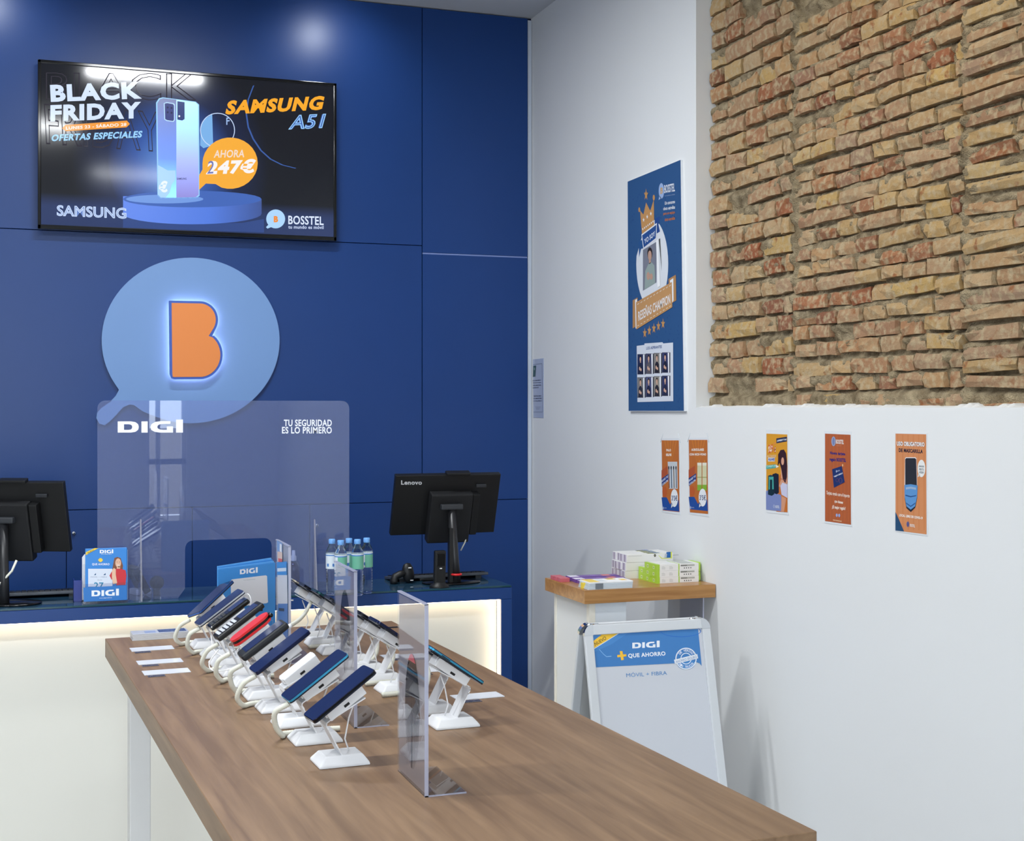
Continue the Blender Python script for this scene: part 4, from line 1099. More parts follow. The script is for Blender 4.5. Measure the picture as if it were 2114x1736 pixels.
# thin white wires looping below the phones
def wire(pts, label, r=.0016):
    m_ = MB(); m_.tube(spline(pts, 12), r, STW, n=6); tag(m_.build('thin_wire'), label, 'cable', 'thin white wires of the phone stands')
y = 3.69; x = XLR(y); wire([(x - .05, y - .03, 1.085), (x - .045, y - .06, 1.05), (x - .02, y - .10, 1.04), (x + .0, y - .13, 1.06)], 'thin white wire looping below the short black button phone')
y = 3.53; x = XLR(y); wire([(x - .06, y - .03, 1.075), (x - .085, y - .045, 1.045), (x - .075, y - .075, 1.03), (x - .02, y - .12, 1.045), (x + .0, y - .13, 1.07)], 'thin white wire looping below the phone with pale keys')
y = 3.825; x = XLR(y); wire([(x + .067, y - .01, 1.163), (x + .078, y - .02, 1.170), (x + .084, y - .03, 1.15), (x + .074, y - .03, 1.11)], 'thin white wire curling off the top of the silver-rimmed phone')
y = 4.05; x = XRR(y); wire([(x - .065, y - .01, 1.15), (x - .10, y - .015, 1.140), (x - .10, y - .02, 1.118), (x - .06, y - .02, 1.115)], 'thin white wire loop at the far end of the right row', .002)

# ------------------------------------------------------------------ clear upright sign stands along the middle
def upright(pxn, pxf, ptop, label, kind):
    X = .668
    yn = px_(pxn, 1200, X).y; yf = px_(pxf, 1200, X).y; zt = px_(pxn, ptop, X).z
    t = thing('acrylic_sign_stand', (X, (yn + yf) / 2, ZD), label, 'sign stand')
    m_ = MB(); m_.box((X - .002, yn, ZD), (X, yf, zt), CLEAR); m_.box((X + .002, yn, ZD + .002), (X + .004, yf, zt), CLEAR)
    m_.box((X - .002, yn, ZD), (X + .075, yf, ZD + .002), CLEAR)
    m_.build('clear_sheet', t)
    m_ = MB(); e = .0018
    m_.box((X - .0025, yn - e, ZD), (X + .0045, yn, zt), EDGE); m_.box((X - .0025, yn - e, zt - .001), (X + .0045, yf, zt + e), EDGE); m_.box((X - .002, yn - e, ZD), (X + .075, yn, ZD + .0025), EDGE)
    m_.build('polished_edge', t)
    return t, X, yn, yf, zt
t, X, yn, yf, zt = upright(597, 571, 1128, 'clear upright sign stand with blue advert, farthest of the three', 'a')
m_ = MB(); m_.box((X + .0002, yn + .008, ZD + .004), (X + .0016, yf - .001, zt - .004), mat('printed card', (206, 210, 220), .4)); cd = m_.build('sign_card', t)
A = Art((X - .0002 - .002, 0, 0), (-1, 0, 0), rough=.3, base=.0001)
A.poly([(572, 1115), (583, 1121), (583, 1158), (572, 1158)], (126, 164, 220), 1); A.poly([(573, 1138), (583, 1140), (583, 1160), (573, 1160)], (226, 200, 190), 2)
A.poly([(575, 1152), (583, 1154), (583, 1160), (575, 1160)], (214, 96, 80), 3); A.poly([(578, 1122), (582, 1124), (582, 1140), (578, 1138)], (236, 240, 248), 3)
A.poly([(572, 1160), (592, 1159), (592, 1187), (572, 1187)], (64, 140, 216), 1); A.poly([(573, 1173), (591, 1172), (591, 1179), (573, 1180)], (214, 226, 240), 2)
A.poly([(573, 1187), (593, 1187), (594, 1246), (574, 1246)], (206, 210, 222), 1)
A.poly([(574, 1246), (594, 1246), (595, 1330), (575, 1322)], (70, 116, 186), 1); A.poly([(576, 1255), (587, 1256), (587, 1262), (576, 1261)], (28, 34, 60), 2)
A.build('sign_print', cd)
for (pn, pf, pt, lab, red) in ((733, 691.5, 1180, 'clear upright sign stand with grey insert and dark oval, middle one', False), (879, 823, 1248, 'clear upright sign stand with red-tipped oval, nearest of the three', True)):
    t, X, yn, yf, zt = upright(pn, pf, pt, lab, 'b')
    A = Art((X + .001, 0, 0), (-1, 0, 0), rough=.4, base=0)
    GI = clear('frosted insert', (222, 214, 214), .3, haze=.40, hc=(.62, .58, .60)); OV = clear('smoked oval', (84, 92, 124), .1, haze=.45, hc=(.05, .06, .12))
    hgt = (1401 - pt) * 1.0
    zmid = ZD + .30
    pts = [(X + .001, yn + .004, ZD + .16), (X + .001, yf - .002, ZD + .19), (X + .001, yf - .002, zt - .006), (X + .001, yn + .004, zt - .006)]
    m_ = MB(); m_.prism([(X + .0006, yn + .004, ZD + .004), (X + .0006, yf - .002, ZD + .004), (X + .0006, yf - .002, zt - .005), (X + .0006, yn + .004, zt - .005)], (.0006, 0, 0), GI); m_.build('frosted_insert', t)
    cy = (yn + yf) / 2 - .004; cz = ZD + .193 if not red else ZD + .133; ry, rz_ = .048, (.092 if not red else .105)
    def ov(z0, z1, m, dx): 
        q = [(X - dx, cy + ry * math.cos(a), cz + rz_ * math.sin(a)) for a in [math.radians(k * 10) for k in range(36)]]
        q = [p for p in q if z0 <= p[2] <= z1]; q.sort(key=lambda p: math.atan2(p[2] - (z0 + z1) / 2, p[1] - cy))
        return MB().prism(q, (.0003, 0, 0), m)
    ov(0, 9, OV, .0006).build('dark_oval', t)
    if red: ov(cz + rz_ * .78, 9, mat('red tip', (196, 60, 80), .4), .0012).build('red_tip', t)

# ------------------------------------------------------------------ box of blue folders at the back of the table
wv = Vector((math.cos(math.radians(28)), math.sin(math.radians(28)), 0)); nv = Vector((wv.y, -wv.x, 0))
pr = pz_(570, 1301, ZD); n_ = -nv
N = Vector((math.sin(math.radians(28)), -math.cos(math.radians(28)), 0))
FBm = mat('folder blue', (58, 140, 216), .35)
wid = .212; zt = ZD + .209
for k in range(4):
    o_ = pr - N * (.004 + .009 * k) + wv * (.002 * k)
    m_ = MB(); a0 = o_ - wv * (wid - .004 * k)
    zz0 = ZD + .001; 
    m_.prism([(a0.x, a0.y, zz0), (o_.x, o_.y, zz0), (o_.x, o_.y, zt + .004 * k), (a0.x, a0.y, zt - .003 + .002 * k)], -N * .004, FBm if k % 2 == 0 else mat('folder blue light', (96, 170, 234), .3))
    o = m_.build('folder'); tag(o, 'blue folder with white panel, front of the standing folders' if k == 0 else '%s blue folder from the front, seen as a thin edge on the table' % ('', 'second', 'third', 'rearmost')[k], 'folder', 'blue folders standing at the back of the table')
    if k == 0: f0 = o
A = Art(pr - N * .0035, N, rough=.35, base=.0006)
A.digi(495, 1174, 532, 1185.5, (232, 238, 248), 1, sk=-3.5); A.tb('COMUNÍCATE CON', 501, 1173, 526, 1174.5, (190, 214, 240), .0, 1, sk=-2)
A.poly([(478, 1196), (548, 1187.5), (551, 1189), (553, 1243), (550, 1245), (480, 1254), (477, 1252), (476, 1199)], (218, 221, 228), 1)
A.tb('TUS TARIFAS DIGI', 502, 1197, 526, 1198.5, (150, 154, 164), 0, 2, sk=-2)
A.poly([(496, 1262), (542, 1256), (542, 1261), (496, 1266)], (24, 28, 40), 2); A.tb('Google Play', 498, 1261, 514, 1264, (220, 180, 120), 0, 3, sk=-1.5)
for k in range(3): A.ellring(536 + k * 7, 1272.5 - k * .6, 2.8, 2.8, 1, (226, 234, 246), 2, 16)
A.frame(540, 1280, 563, 1292, .7, (150, 190, 230), 2)
for k in range(3): A.line(488, 1275 + 5 * k, 520, 1271 + 5 * k, .6, (120, 176, 228), 2)
A.build('folder_print', f0)

# ------------------------------------------------------------------ leaflet stack and price cards on the table
a0 = pz_(279, 1323, ZD)
t = thing('leaflet_stack', tuple(a0), 'neat stack of glossy grey leaflets at the table\'s far left corner', 'leaflets', PHI)
for k in range(6):
    m_ = MB(); m_.box((.0006 * (k % 3) - .008, -.0, .0034 * k), (.155 + .0008 * (k % 2), .062, .0034 * k + .0031), mat('leaflet grey', (206, 208, 212), .3) if k < 5 else mat('leaflet gloss', (196, 200, 210), .08), bev=.0005, seg=1)
    m_.build('leaflet', t, local=True)
m_ = MB(); m_.box((.07, .005, .0202), (.15, .055, .0206), mat('leaflet navy', (66, 84, 128), .2)); m_.box((.03, .006, .0202), (.062, .04, .0206), mat('leaflet pale', (150, 164, 200), .2)); m_.build('cover_print', t, local=True)
GC = mat('glossy price strip', (226, 229, 235), .12)
def price(x, y, rz, label):
    t = thing('price_card', (x, y, ZD), label, 'price card', rz, 'price cards lying on the table')
    m_ = MB(); m_.prism([(0, 0, .0005), (.118, 0, .0005), (.118, .058, .0005), (0, .058, .0005)], (0, 0, .0016), GC); m_.build('card', t, local=True)
    m_ = MB(); m_.prism([(.006, -.030, .0004), (.050, -.030, .0004), (.050, -.004, .0004), (.006, -.004, .0004)], (0, 0, .001), clear('clear tag', (200, 190, 190), .1, .1)); tg = m_.build('small_tag', t, local=True)
    A = Art((0, 0, ZD + .0014), (0, 0, 1), base=.0002)
    # lettering on the small tag, set in table coordinates
    v0, fs = textmesh('SAMSUNG', .05); xs_ = [v[0] for v in v0]; ys_ = [v[1] for v in v0]
    m_ = MB(); m_.add([(.008 + .040 * (v[0] - min(xs_)) / (max(xs_) - min(xs_)), -.024 + .013 * (v[1] - min(ys_)) / (max(ys_) - min(ys_)), .0017) for v in v0], fs, mat('ink 40 50 84 0.5', (40, 50, 84), .5)); m_.build('tag_lettering', tg, local=True)
for (px, py, lab) in ((272, 1346, 'price card lying nearest the leaflet stack'), (286, 1373.5, 'price card second from the leaflet stack'), (298, 1395, 'price card third from the leaflet stack')):
    c = pz_(px, py, ZD); price(c.x, c.y, PHI, lab)
for (px, py, lab) in ((742, 1383, 'price card by the right row, just right of middle clear stand'), (780, 1398, 'price card by the right row, left of the nearest clear stand')):
    pass
for (y, lab) in ((3.62, 'price card below the right row, right of middle clear stand'), (3.40, 'price card below the right row, left of nearest clear stand'), (3.05, 'price card at the right row beside the orange phone')):
    price(.985 - .075 + (4 - y) * .05, y, PHI, lab)
c = pz_(800, 1297, ZD)
m_ = MB(); m_.box((c.x - .0, c.y, ZD), (c.x + .04, c.y + .02, ZD + .001), BLACK); tag(m_.build('small_tag'), 'tiny dark tag lying alone near the far right table corner', 'tag')

# ================================================================== SMALL WOODEN TABLE AT THE RIGHT WALL
ZK = 1.0625
YK = 4.292
xk0 = py_(1207, 1220, YK).x; xk1 = XW - .003; yk1 = 4.668
ST2 = thing('side_table', ((xk0 + xk1) / 2, (YK + yk1) / 2, 0), 'small side table with thick oak top against the white wall', 'table')
OAK = wood('golden oak', (150, 102, 52), (186, 138, 82), (1.6, 22, 26), .28, .5)
m_ = MB(); m_.box((xk0, YK, ZK - .046), (xk1, yk1, ZK), OAK, bev=.0008, seg=1); m_.build('tabletop', ST2)
SW = mat('support white', (224, 226, 226), .5)
xs1 = px_(1224, 1300, 1.83).x
m_ = MB(); m_.box((1.832, YK + .045, 0), (1.846, yk1 - .02, ZK - .0465), SW); m_.build('side_panel', ST2)
m_ = MB(); m_.box((1.828, yk1 - .040, 0), (1.850, yk1 - .022, ZK - .0465), mat('support cream', (236, 232, 220), .5)); m_.box((1.826, YK + .020, 0), (1.848, YK + .0445, ZK - .0465), mat('support cream', (236, 232, 220), .5)); m_.build('edge_strip', ST2)
m_ = MB(); m_.box((1.849, YK + .022, 0), (1.965, YK + .034, ZK - .0465), mat('support cool white', (222, 229, 236), .4)); m_.build('front_board', ST2)
m_ = MB(); m_.box((xk1 - .035, YK + .03, 0), (xk1 - .031, YK + .21, ZK - .0465), CLEAR); m_.box((xk1 - .0353, YK + .0285, 0), (xk1 - .0307, YK + .0302, ZK - .0465), EDGE); m_.build('clear_side_panel', ST2)

# white boxes: 4 deep, 3 high
WBX = mat('white carton', (232, 232, 230), .35); LIL = mat('carton end lilac', (206, 202, 214), .4)
random.seed(4); rq = random.Random(3)
def wbox(x, y, z, lab, top=False, front=False):
    L, D_, Hh = .188, .0315, .0292
    t = thing('white_box', (x + L / 2, y + D_ / 2, z), lab, 'box', 0, 'white boxes stacked on the side table')
    m_ = MB(); m_.box((x, y, z), (x + L, y + D_, z + Hh), WBX, bev=.0006, seg=1); m_.build('carton', t)
    m_ = MB(); m_.box((x - .0004, y + .001, z + .001), (x + .0004, y + D_ - .001, z + Hh - .001), LIL); m_.box((x - .0006, y + .012, z + .002), (x - .0003, y + .020, z + Hh - .002), mat('carton code', (150, 140, 158), .5)); m_.build('end_print', t)
    if top:
        m_ = MB(); zz = z + Hh
        m_.box((x + .09, y + .006, zz), (x + .125, y + D_ - .004, zz + .0003), mat('box art dark', (50, 62, 84), .4)); m_.box((x + .118, y + .010, zz + .0001), (x + .140, y + D_ - .002, zz + .0005), mat('box art blue', (50, 98, 176), .4)); m_.box((x + .085, y + .001, zz - .0001), (x + .146, y + .004, zz + .0004), mat('box art yellow', (220, 226, 70), .4)); m_.build('top_print', t)
    if front:
        A = Art((0, y, 0), (0, -1, 0), base=.0003, rough=.4)
        A.poly([(1376, 1139.5), (1384.5, 1139), (1384.5, 1151), (1373, 1151.5)], (48, 104, 176), 2); A.poly([(1383, 1139), (1387, 1139), (1387, 1152.5), (1366, 1153.5), (1359, 1146), (1360, 1146), (1367, 1152.2), (1384, 1151.4)], (222, 228, 70), 1)
        A.ell(1352, 1146.5, 2.2, 3, (58, 58, 54), 1, 12); A.ell(1352, 1146.5, 1, 1.5, (150, 150, 120), 2, 10); A.line(1297, 1148, 1325, 1147, .5, (160, 160, 160), 1); A.line(1389, 1146, 1401, 1145.5, .8, (140, 140, 140), 1)
        A.poly([(1373, 1143), (1377, 1143), (1376, 1151), (1371, 1151)], (190, 196, 206), 3)
        A.build('front_print', t)
y0b = 4.532
for k in range(3):
    for j in range(4):
        lvl = ['bottom', 'middle', 'top'][k]; row = ['nearest', 'second', 'third', 'farthest'][j]
        wbox(2.062 + (.006 if k == 2 else 0) + rq.uniform(-.003, .003), y0b + j * .0325, ZK + k * .0297, 'white box in the %s layer of the white stack, %s row from us' % (lvl, row), k == 2, k == 2 and j == 0)
# green and white boxes
GRN = mat('box green', (168, 206, 62), .35)
def gbox(x, y, z, lab, front):
    L, D_, Hh = .167, .0490, .0222
    t = thing('green_box', (x + L / 2, y + D_ / 2, z), lab, 'box', 0, 'green and white boxes on the side table')
    m_ = MB(); m_.box((x, y, z), (x + L, y + D_, z + Hh), WBX, bev=.0005, seg=1); m_.build('carton', t)
    m_ = MB(); m_.box((x - .0005, y - .0004, z - .0), (x + .012, y + D_ + .0004, z + Hh + .0003), GRN); m_.box((x - .0008, y + .016, z + .005), (x - .0004, y + .030, z + .016), mat('box pale code', (206, 222, 160), .4)); m_.box((x - .0010, y + .019, z + .0075), (x - .0007, y + .027, z + .0135), mat('box code', (150, 180, 100), .4)); m_.build('green_end', t)
    m_ = MB(); e = .0004
    m_.box((x + .086, y - e, z + .001), (x + .090, y + D_, z + Hh + e), GRN)
    if front:
        m_.box((x + .095, y - e, z + .013), (x + .150, y, z + .0185), mat('box grey bar', (128, 130, 124), .4)); m_.box((x + .120, y - e * 1.3, z + .0135), (x + .150, y - e, z + .018), mat('box grey bar pale', (176, 178, 170), .4))
        for q in range(4): m_.box((x + .108 + q * .0085, y - e, z + .0045), (x + .1115 + q * .0085, y, z + .0085), mat('box marks', (70, 72, 70), .4))
        for q in range(2):
            for w in range(4): m_.box((x + .020 + q * .030, y - e, z + .005 + w * .003), (x + .034 + q * .030 + (w == 3) * -.004, y, z + .0058 + w * .003), mat('box fine print', (170, 172, 166), .4))
    m_.box((x + .10, y + .004, z + Hh), (x + .15, y + D_ - .004, z + Hh + e), mat('box top grey', (176, 182, 176), .4))
    m_.build('printing', t); return t
yg = 4.376; xg = 2.1115
for j in range(3):
    for k in range(3 if j < 2 else 2):
        gbox(xg + rq.uniform(-.001, .0015), yg + j * .0500, ZK + k * .0225, 'green-ended box in the %s layer of the green stack, %s row from us' % (['bottom', 'second', 'third'][k], ['front', 'middle', 'back'][j]), j == 0)
for k in range(2):
    m_ = MB(); m_.box((2.2825, 4.40, ZK + k * .034), (2.2995, 4.47, ZK + .0335 + k * .034), mat('green blister', (176, 214, 74), .2), bev=.003)
    tag(m_.build('green_pack'), 'small green pack between the green boxes and the wall, %s of two' % ('lower', 'upper')[k], 'pack')

# brochures
def slab(name, c, L, D_, Hh, rz, m, lab, group, prints=()):
    t = thing(name, c, lab, 'brochure', rz, group)
    m_ = MB(); m_.box((0, 0, 0), (L, D_, Hh), m, bev=.0005, seg=1); m_.build('pages', t, local=True)
    if prints:
        m_ = MB()
        for k, (a, b, c1, d, col) in enumerate(prints): m_.box((a, b, Hh), (c1, d, Hh + .0003 + k * .0001), mat('ink2 %d %d %d' % col, col, .4))
        m_.build('cover_print', t, local=True)
    return t
YEL = mat('brochure yellow', (232, 206, 70), .35); GRY = mat('brochure grey', (196, 206, 214), .3); PUR = mat('brochure purple', (112, 78, 156), .35); RED = mat('brochure red', (196, 100, 112), .4)
p = pz_(1216, 1219, ZK)
for k in range(5):
    slab('brochure', (p.x + .002 * k, YK + .010 + .001 * k, ZK + .0001 + k * .0051), .168 - .001 * k, .085, .0049, 0, GRY if k < 4 else PAPER, 'grey brochure in the stack at the table\'s front edge, %s layer' % ('bottom', 'second', 'third', 'fourth', 'white topmost')[k], 'grey brochures at the front edge of the side table',
         () if k < 4 else ((.002, .002, .04, .083, (236, 206, 80)), (.045, .01, .07, .06, (206, 214, 220)), (.09, .05, .12, .08, (226, 190, 70)), (.13, .02, .15, .05, (238, 200, 90))))
m_ = MB(); m_.box((p.x + .0285, YK + .0085, ZK + .002), (p.x + .057, YK + .0098, ZK + .021), mat('dark band', (112, 120, 128), .3)); tag(m_.build('belly_band'), 'dark grey band on the front of the grey brochures', 'band')
for k in range(3):
    slab('brochure', (xk0 + .012 + .018 * (2 - k), YK + .045 + .045 * (2 - k) * 0 + .03 * (2 - k), ZK + .0001), .10, .018, .012 + .004 * k, math.radians(2), YEL, 'yellow brochure fanned left of the grey stack, %s' % ('farthest', 'middle', 'nearest')[k], 'yellow brochures fanned on the side table')
for k in range(3):
    slab('brochure', (xk0 + .050 - .012 * k * 0, YK + .150 + .052 * k, ZK + .0001), .19, .050, .010 + .002 * k, math.radians(-3), PUR, 'purple brochure behind the grey stack, %s row' % ('nearest', 'middle', 'farthest')[k], 'purple brochures on the side table',
         ((.002, .004, .038, .046, (226, 222, 236)), (.13, .01, .16, .04, (226, 128, 110)), (.085, .015, .105, .035, (140, 110, 186))))
for k in range(3):
    slab('brochure', (xk0 + .004, YK + .235 + .035 * k, ZK + .0001), .036, .030, .014, math.radians(-3), RED, 'red brochure poking out at the table\'s left corner, %s' % ('nearest', 'middle', 'farthest')[k], 'red brochures on the side table')

# ================================================================== A-FRAME SIGN
YA = 4.02
pa = py_(1198, 1300, YA); pb = py_(1458, 1290, YA); zt = py_(1330, 1282, YA).z
AF = thing('a_frame_sign', ((pa.x + pb.x) / 2, YA, 0), 'white and chrome A-frame pavement sign advertising savings, before side table', 'sign')
xa, xb = py_(1199.5, 1300, YA).x, py_(1458, 1290, YA).x
lean = 0.235 / zt
def fpt(x, z, out=0.0):        # front panel leans towards us
    n = Vector((0, -1, lean * 1.0)).normalized()
    return Vector((x, YA - (zt - z) * lean, z)) + Vector((0, -1, -lean)).normalized() * out
AN = Vector((0, -1, lean)).normalized(); AU = Vector((0, -lean, -1)).normalized()
SL = zt * math.hypot(1, lean)
def apanel(mb, x0, x1, s0, s1, t0, t1, m, sgn=1, bev=.003):
    """box in the leaning panel: x across, s down the slope from the top, t outwards"""
    U = Vector((0, -lean * sgn, -1)).normalized(); Nn = Vector((0, -1 * sgn, lean)).normalized()
    O = Vector((0, YA - .008 * sgn, zt))
    M = Matrix(((1, U.x, Nn.x, O.x), (0, U.y, Nn.y, O.y), (0, U.z, Nn.z, O.z), (0, 0, 0, 1)))
    mb.box((x0, s0, t0), (x1, s1, t1), m, bev=bev, M=M); return M
FRW = mat('frame white', (208, 212, 216), .3)
SPAP = mat('sign paper', (204, 208, 216), .5)
for sgn, nm in ((1, 'front'), (-1, 'rear')):
    m_ = MB(); w = .030
    apanel(m_, xa + .03, xb - .03, .002, .034, .0, .014, FRW, sgn); apanel(m_, xa, xa + w, .034, SL - .005, .0, .014, FRW, sgn); apanel(m_, xb - w, xb, .034, SL - .005, .0, .014, FRW, sgn)
    apanel(m_, xa, xb, SL - .035, SL - .002, 0, .014, FRW, sgn); fr_ = m_.build('frame', AF)
    m_ = MB(); apanel(m_, xa + .02, xb - .02, .02, SL - .02, .001, .006, mat('sign backing', (190, 192, 192), .5) if sgn < 0 else SPAP, sgn, 0); bk = m_.build('poster_board', AF)
    m_ = MB()
    U = Vector((0, -lean * sgn, -1)).normalized(); Nn = Vector((0, -1 * sgn, lean)).normalized(); O = Vector((0, YA - .008 * sgn, zt))
    for (cx, s_, xx) in ((xa + .031, -1, xa), (xb - .031, 1, xb)):
        pts = [O + U * .035 + Vector((cx, 0, 0)) + Nn * .0145, ] 
        for a in range(0, 91, 15):
            q = math.radians(a); pts.append(O + Vector((cx + s_ * .0315 * math.sin(q), 0, 0)) + U * (.035 - .035 * math.cos(q)) + Nn * .0145)
        m_.prism(pts, Nn * -.0155, CHROME)
    m_.build('chrome_corner', AF)
m_ = MB()
for x in (xa + .02, xb - .06): m_.tube([(x, YA, zt - .004), (x + .04, YA, zt - .004)], .006, CHROME, n=12)
m_.build('hinge', AF)
m_ = MB(); m_.tube([(xa + .006, YA - .11, zt - .42), (xa + .006, YA + .11, zt - .42)], .003, CHROME, n=8); m_.build('spreader_bar', AF)
A = Art(Vector((0, YA - .008, zt)) + AN * .006, AN, rough=.3)
A.poly([(1217, 1308), (1441, 1298.5), (1448.5, 1375), (1444, 1369), (1437, 1367), (1222, 1378)], (70, 128, 192), 1)
A.poly([(1217, 1308), (1300, 1304.5), (1262, 1330), (1218, 1350)], (78, 138, 202), 2)
A.poly([(1218.3, 1328), (1246, 1307), (1279, 1305.5), (1218.5, 1343)], (242, 196, 66), 3); A.line(1218.5, 1344, 1281, 1305, 1.2, (230, 236, 240), 3)
A.text('NUEVO', (1226, 1327), (1249, 1313), (1229, 1333.5), (88, 74, 50), .01, 4)
A.digi(1305, 1325, 1362, 1338.5, (238, 242, 248), 3, sk=-2.6)
A.text('QUE AHORRO', (1296, 1349.5), (1373, 1344.5), (1297, 1359.5), (238, 242, 248), .03, 3)
for q, cc in ((1.0, (220, 150, 50)), (0.0, (246, 196, 66))):
    A.poly([(1279 + q, 1344), (1284 + q, 1344), (1287 + q, 1362), (1282 + q, 1363)], cc, 4 if not q else 3); A.poly([(1274 + q, 1352), (1292 + q, 1350.5), (1292 + q, 1355), (1274 + q, 1357)], cc, 4.5 if not q else 3.5)
A.ellring(1416, 1359.5, 22, 22.5, 2.2, (226, 236, 246), 3, 40); A.ellring(1416, 1359.5, 11.5, 12, 1.6, (226, 236, 246), 3, 32)
A.ell(1416, 1371, 18, 11, (74, 138, 202), 2, 24)
A.poly([(1391, 1362), (1439, 1350), (1441, 1359), (1393, 1371)], (226, 232, 240), 5)
A.text('AHORRO SEGURO', (1394, 1364), (1437, 1353.2), (1395.5, 1369), (120, 150, 190), .0, 6)
for i, ch in enumerate('DE VERDAD'):
    t_ = math.radians(-142 + i * 13); cx_, cy_ = 1416 + 16.6 * math.cos(t_), 1359.5 + 17 * math.sin(t_)
    if ch != ' ': 
        ex, ey = -math.sin(t_), math.cos(t_); fx, fy = -math.cos(t_), -math.sin(t_)
        A.text(ch, (cx_ - ex * 1.6 - fx * 2.4, cy_ - ey * 1.6 - fy * 2.4), (cx_ + ex * 1.6 - fx * 2.4, cy_ + ey * 1.6 - fy * 2.4), (cx_ - ex * 1.6 + fx * 2.4, cy_ - ey * 1.6 + fy * 2.4), (232, 238, 248), .02, 4)
for i, ch in enumerate('SIN TRUCOS'):
    t_ = math.radians(140 - i * 11.5); cx_, cy_ = 1416 + 16.6 * math.cos(t_), 1359.5 + 17 * math.sin(t_)
    if ch != ' ':
        ex, ey = math.sin(t_), -math.cos(t_); fx, fy = math.cos(t_), math.sin(t_)
        A.text(ch, (cx_ - ex * 1.6 - fx * 2.4, cy_ - ey * 1.6 - fy * 2.4), (cx_ + ex * 1.6 - fx * 2.4, cy_ + ey * 1.6 - fy * 2.4), (cx_ - ex * 1.6 + fx * 2.4, cy_ - ey * 1.6 + fy * 2.4), (232, 238, 248), .02, 4)
A.text('MÓVIL + FIBRA', (1292, 1388), (1376, 1383), (1293, 1398), (94, 146, 200), .0, 2)
A.ellring(1405, 1303, 42, 12, 1.4, (50, 112, 196), 2, 40)
pts = [(1237, 1340), (1246, 1350), (1252, 1355), (1262, 1354)]; A.ring(pts, [(x, y + 1.3) for x, y in pts], (150, 196, 236), 2, closed=False)
A.build('sign_print', bk)

# ================================================================== POSTERS ON THE WHITE WALL
def wallprism(pts, thick, m, x=XW): 
    return MB().prism([px_(a, b, x - thick) for a, b in pts], (thick - .0002, 0, 0), m)
def photo_person(A, x0, y0, x1, y1, bg, top, skin=(206, 168, 146), hair=(40, 32, 32), sk=0.0, lay=3):
    w = x1 - x0; h = y1 - y0; f = lambda u, v: (x0 + w * u, y0 + h * v + sk * u)
    A.poly([f(0, 0), f(1, 0), f(1, 1), f(0, 1)], bg, lay)
    A.poly([f(.12, 1), f(.18, .55), f(.42, .42), f(.62, .42), f(.85, .55), f(.92, 1)], top, lay + 1)
    c = f(.52, .22); A.ell(c[0], c[1] - h * .03, w * .19, h * .15, hair, lay + 2, 14); A.ell(c[0], c[1] + h * .02, w * .14, h * .12, skin, lay + 3, 14)
    A.poly([f(.45, .33), f(.59, .33), f(.59, .44), f(.45, .44)], skin, lay + 1)
    c = f(.4, .72); A.ell(c[0], c[1], w * .12, h * .10, skin, lay + 3, 10); c = f(.62, .78); A.ell(c[0], c[1], w * .12, h * .08, skin, lay + 3, 10)
T = thing('champion_poster', tuple(px_(1355, 849, XW)), 'tall blue poster with crown and ribbon leaning on white wall', 'poster')
th_ = .011
m_ = wallprism([(1296, 375), (1405, 330), (1413, 849), (1298, 849)], th_, mat('board edge white', (226, 230, 236), .5)); bd = m_.build('board', T)
A = Art((XW - th_, 0, 0), (-1, 0, 0), rough=.45)
NB = (46, 84, 132)
A.poly([(1296, 375), (1405, 330), (1412, 848), (1298, 848)], NB, 0)
rr = random.Random(5)
for i in range(210):
    x = rr.uniform(1299, 1404); y = rr.uniform(385, 843)
    if y < 375 + (x - 1296) * -.41 + 12: continue
    A.poly([(x, y), (x + 1.6, y - 2), (x + 1.2, y + 3)], (34, 68, 122), 1)
A.poly([(1331, 470)] + [(1347 + 33 * math.cos(math.radians(d)) , 545 + 92 * math.sin(math.radians(d))) for d in range(-110, 200, 10)], (214, 219, 226), 2)
GOLD = (190, 142, 88)
A.poly([(1326, 483), (1322, 434), (1329, 443), (1334.5, 418), (1343, 435), (1350.5, 412), (1351, 463)], GOLD, 4); A.poly([(1325, 468), (1351, 450), (1351, 467), (1326, 484)], GOLD, 4.5)
A.star(1334.5, 402, 4.6, 13, GOLD, 5); A.ell(1320.5, 433, 2, 5, GOLD, 5, 12); A.ell(1350.5, 408, 2.3, 6, GOLD, 5, 12)
for k in range(3): A.star(1329.5 + 7.5 * k, 454 - 6.5 * k, 2.2, 5, (230, 232, 236), 6)
for k in range(7): A.ell(1328 + 3.5 * k, 473 - 2.6 * k, 1, 2.2, (226, 228, 232), 6, 8)
A.poly([(1319, 500), (1330, 492), (1330, 512), (1324, 514), (1320, 531)], (40, 82, 136), 3); A.poly([(1352, 452), (1363, 446), (1360, 464), (1363, 478), (1353, 484)], (38, 72, 138), 3)
A.poly([(1325, 484), (1357, 460), (1356, 493), (1329, 514)], (222, 226, 232), 6); A.poly([(1326.5, 486), (1355.8, 464), (1354.6, 491.5), (1330, 511)], (42, 78, 140), 7)
A.text('YO SOY', (1331, 494), (1353, 476.5), (1331.5, 504), (226, 230, 236), .02, 8)
photo_person(A, 1328, 516, 1356, 600, (120, 124, 138), (146, 162, 158), (186, 150, 132), (44, 36, 36), -17, 5)
A.poly([(1355.5, 497), (1360, 493), (1364, 590), (1358.5, 594)], (238, 240, 242), 8); A.poly([(1361, 494), (1363.5, 492), (1367, 560)], (70, 72, 70), 8)
A.poly([(1307, 620), (1317, 614), (1317, 672), (1307, 678)], (176, 132, 84), 6); A.poly([(1381, 576), (1396, 567), (1397, 620), (1384, 628)], (176, 132, 84), 6)
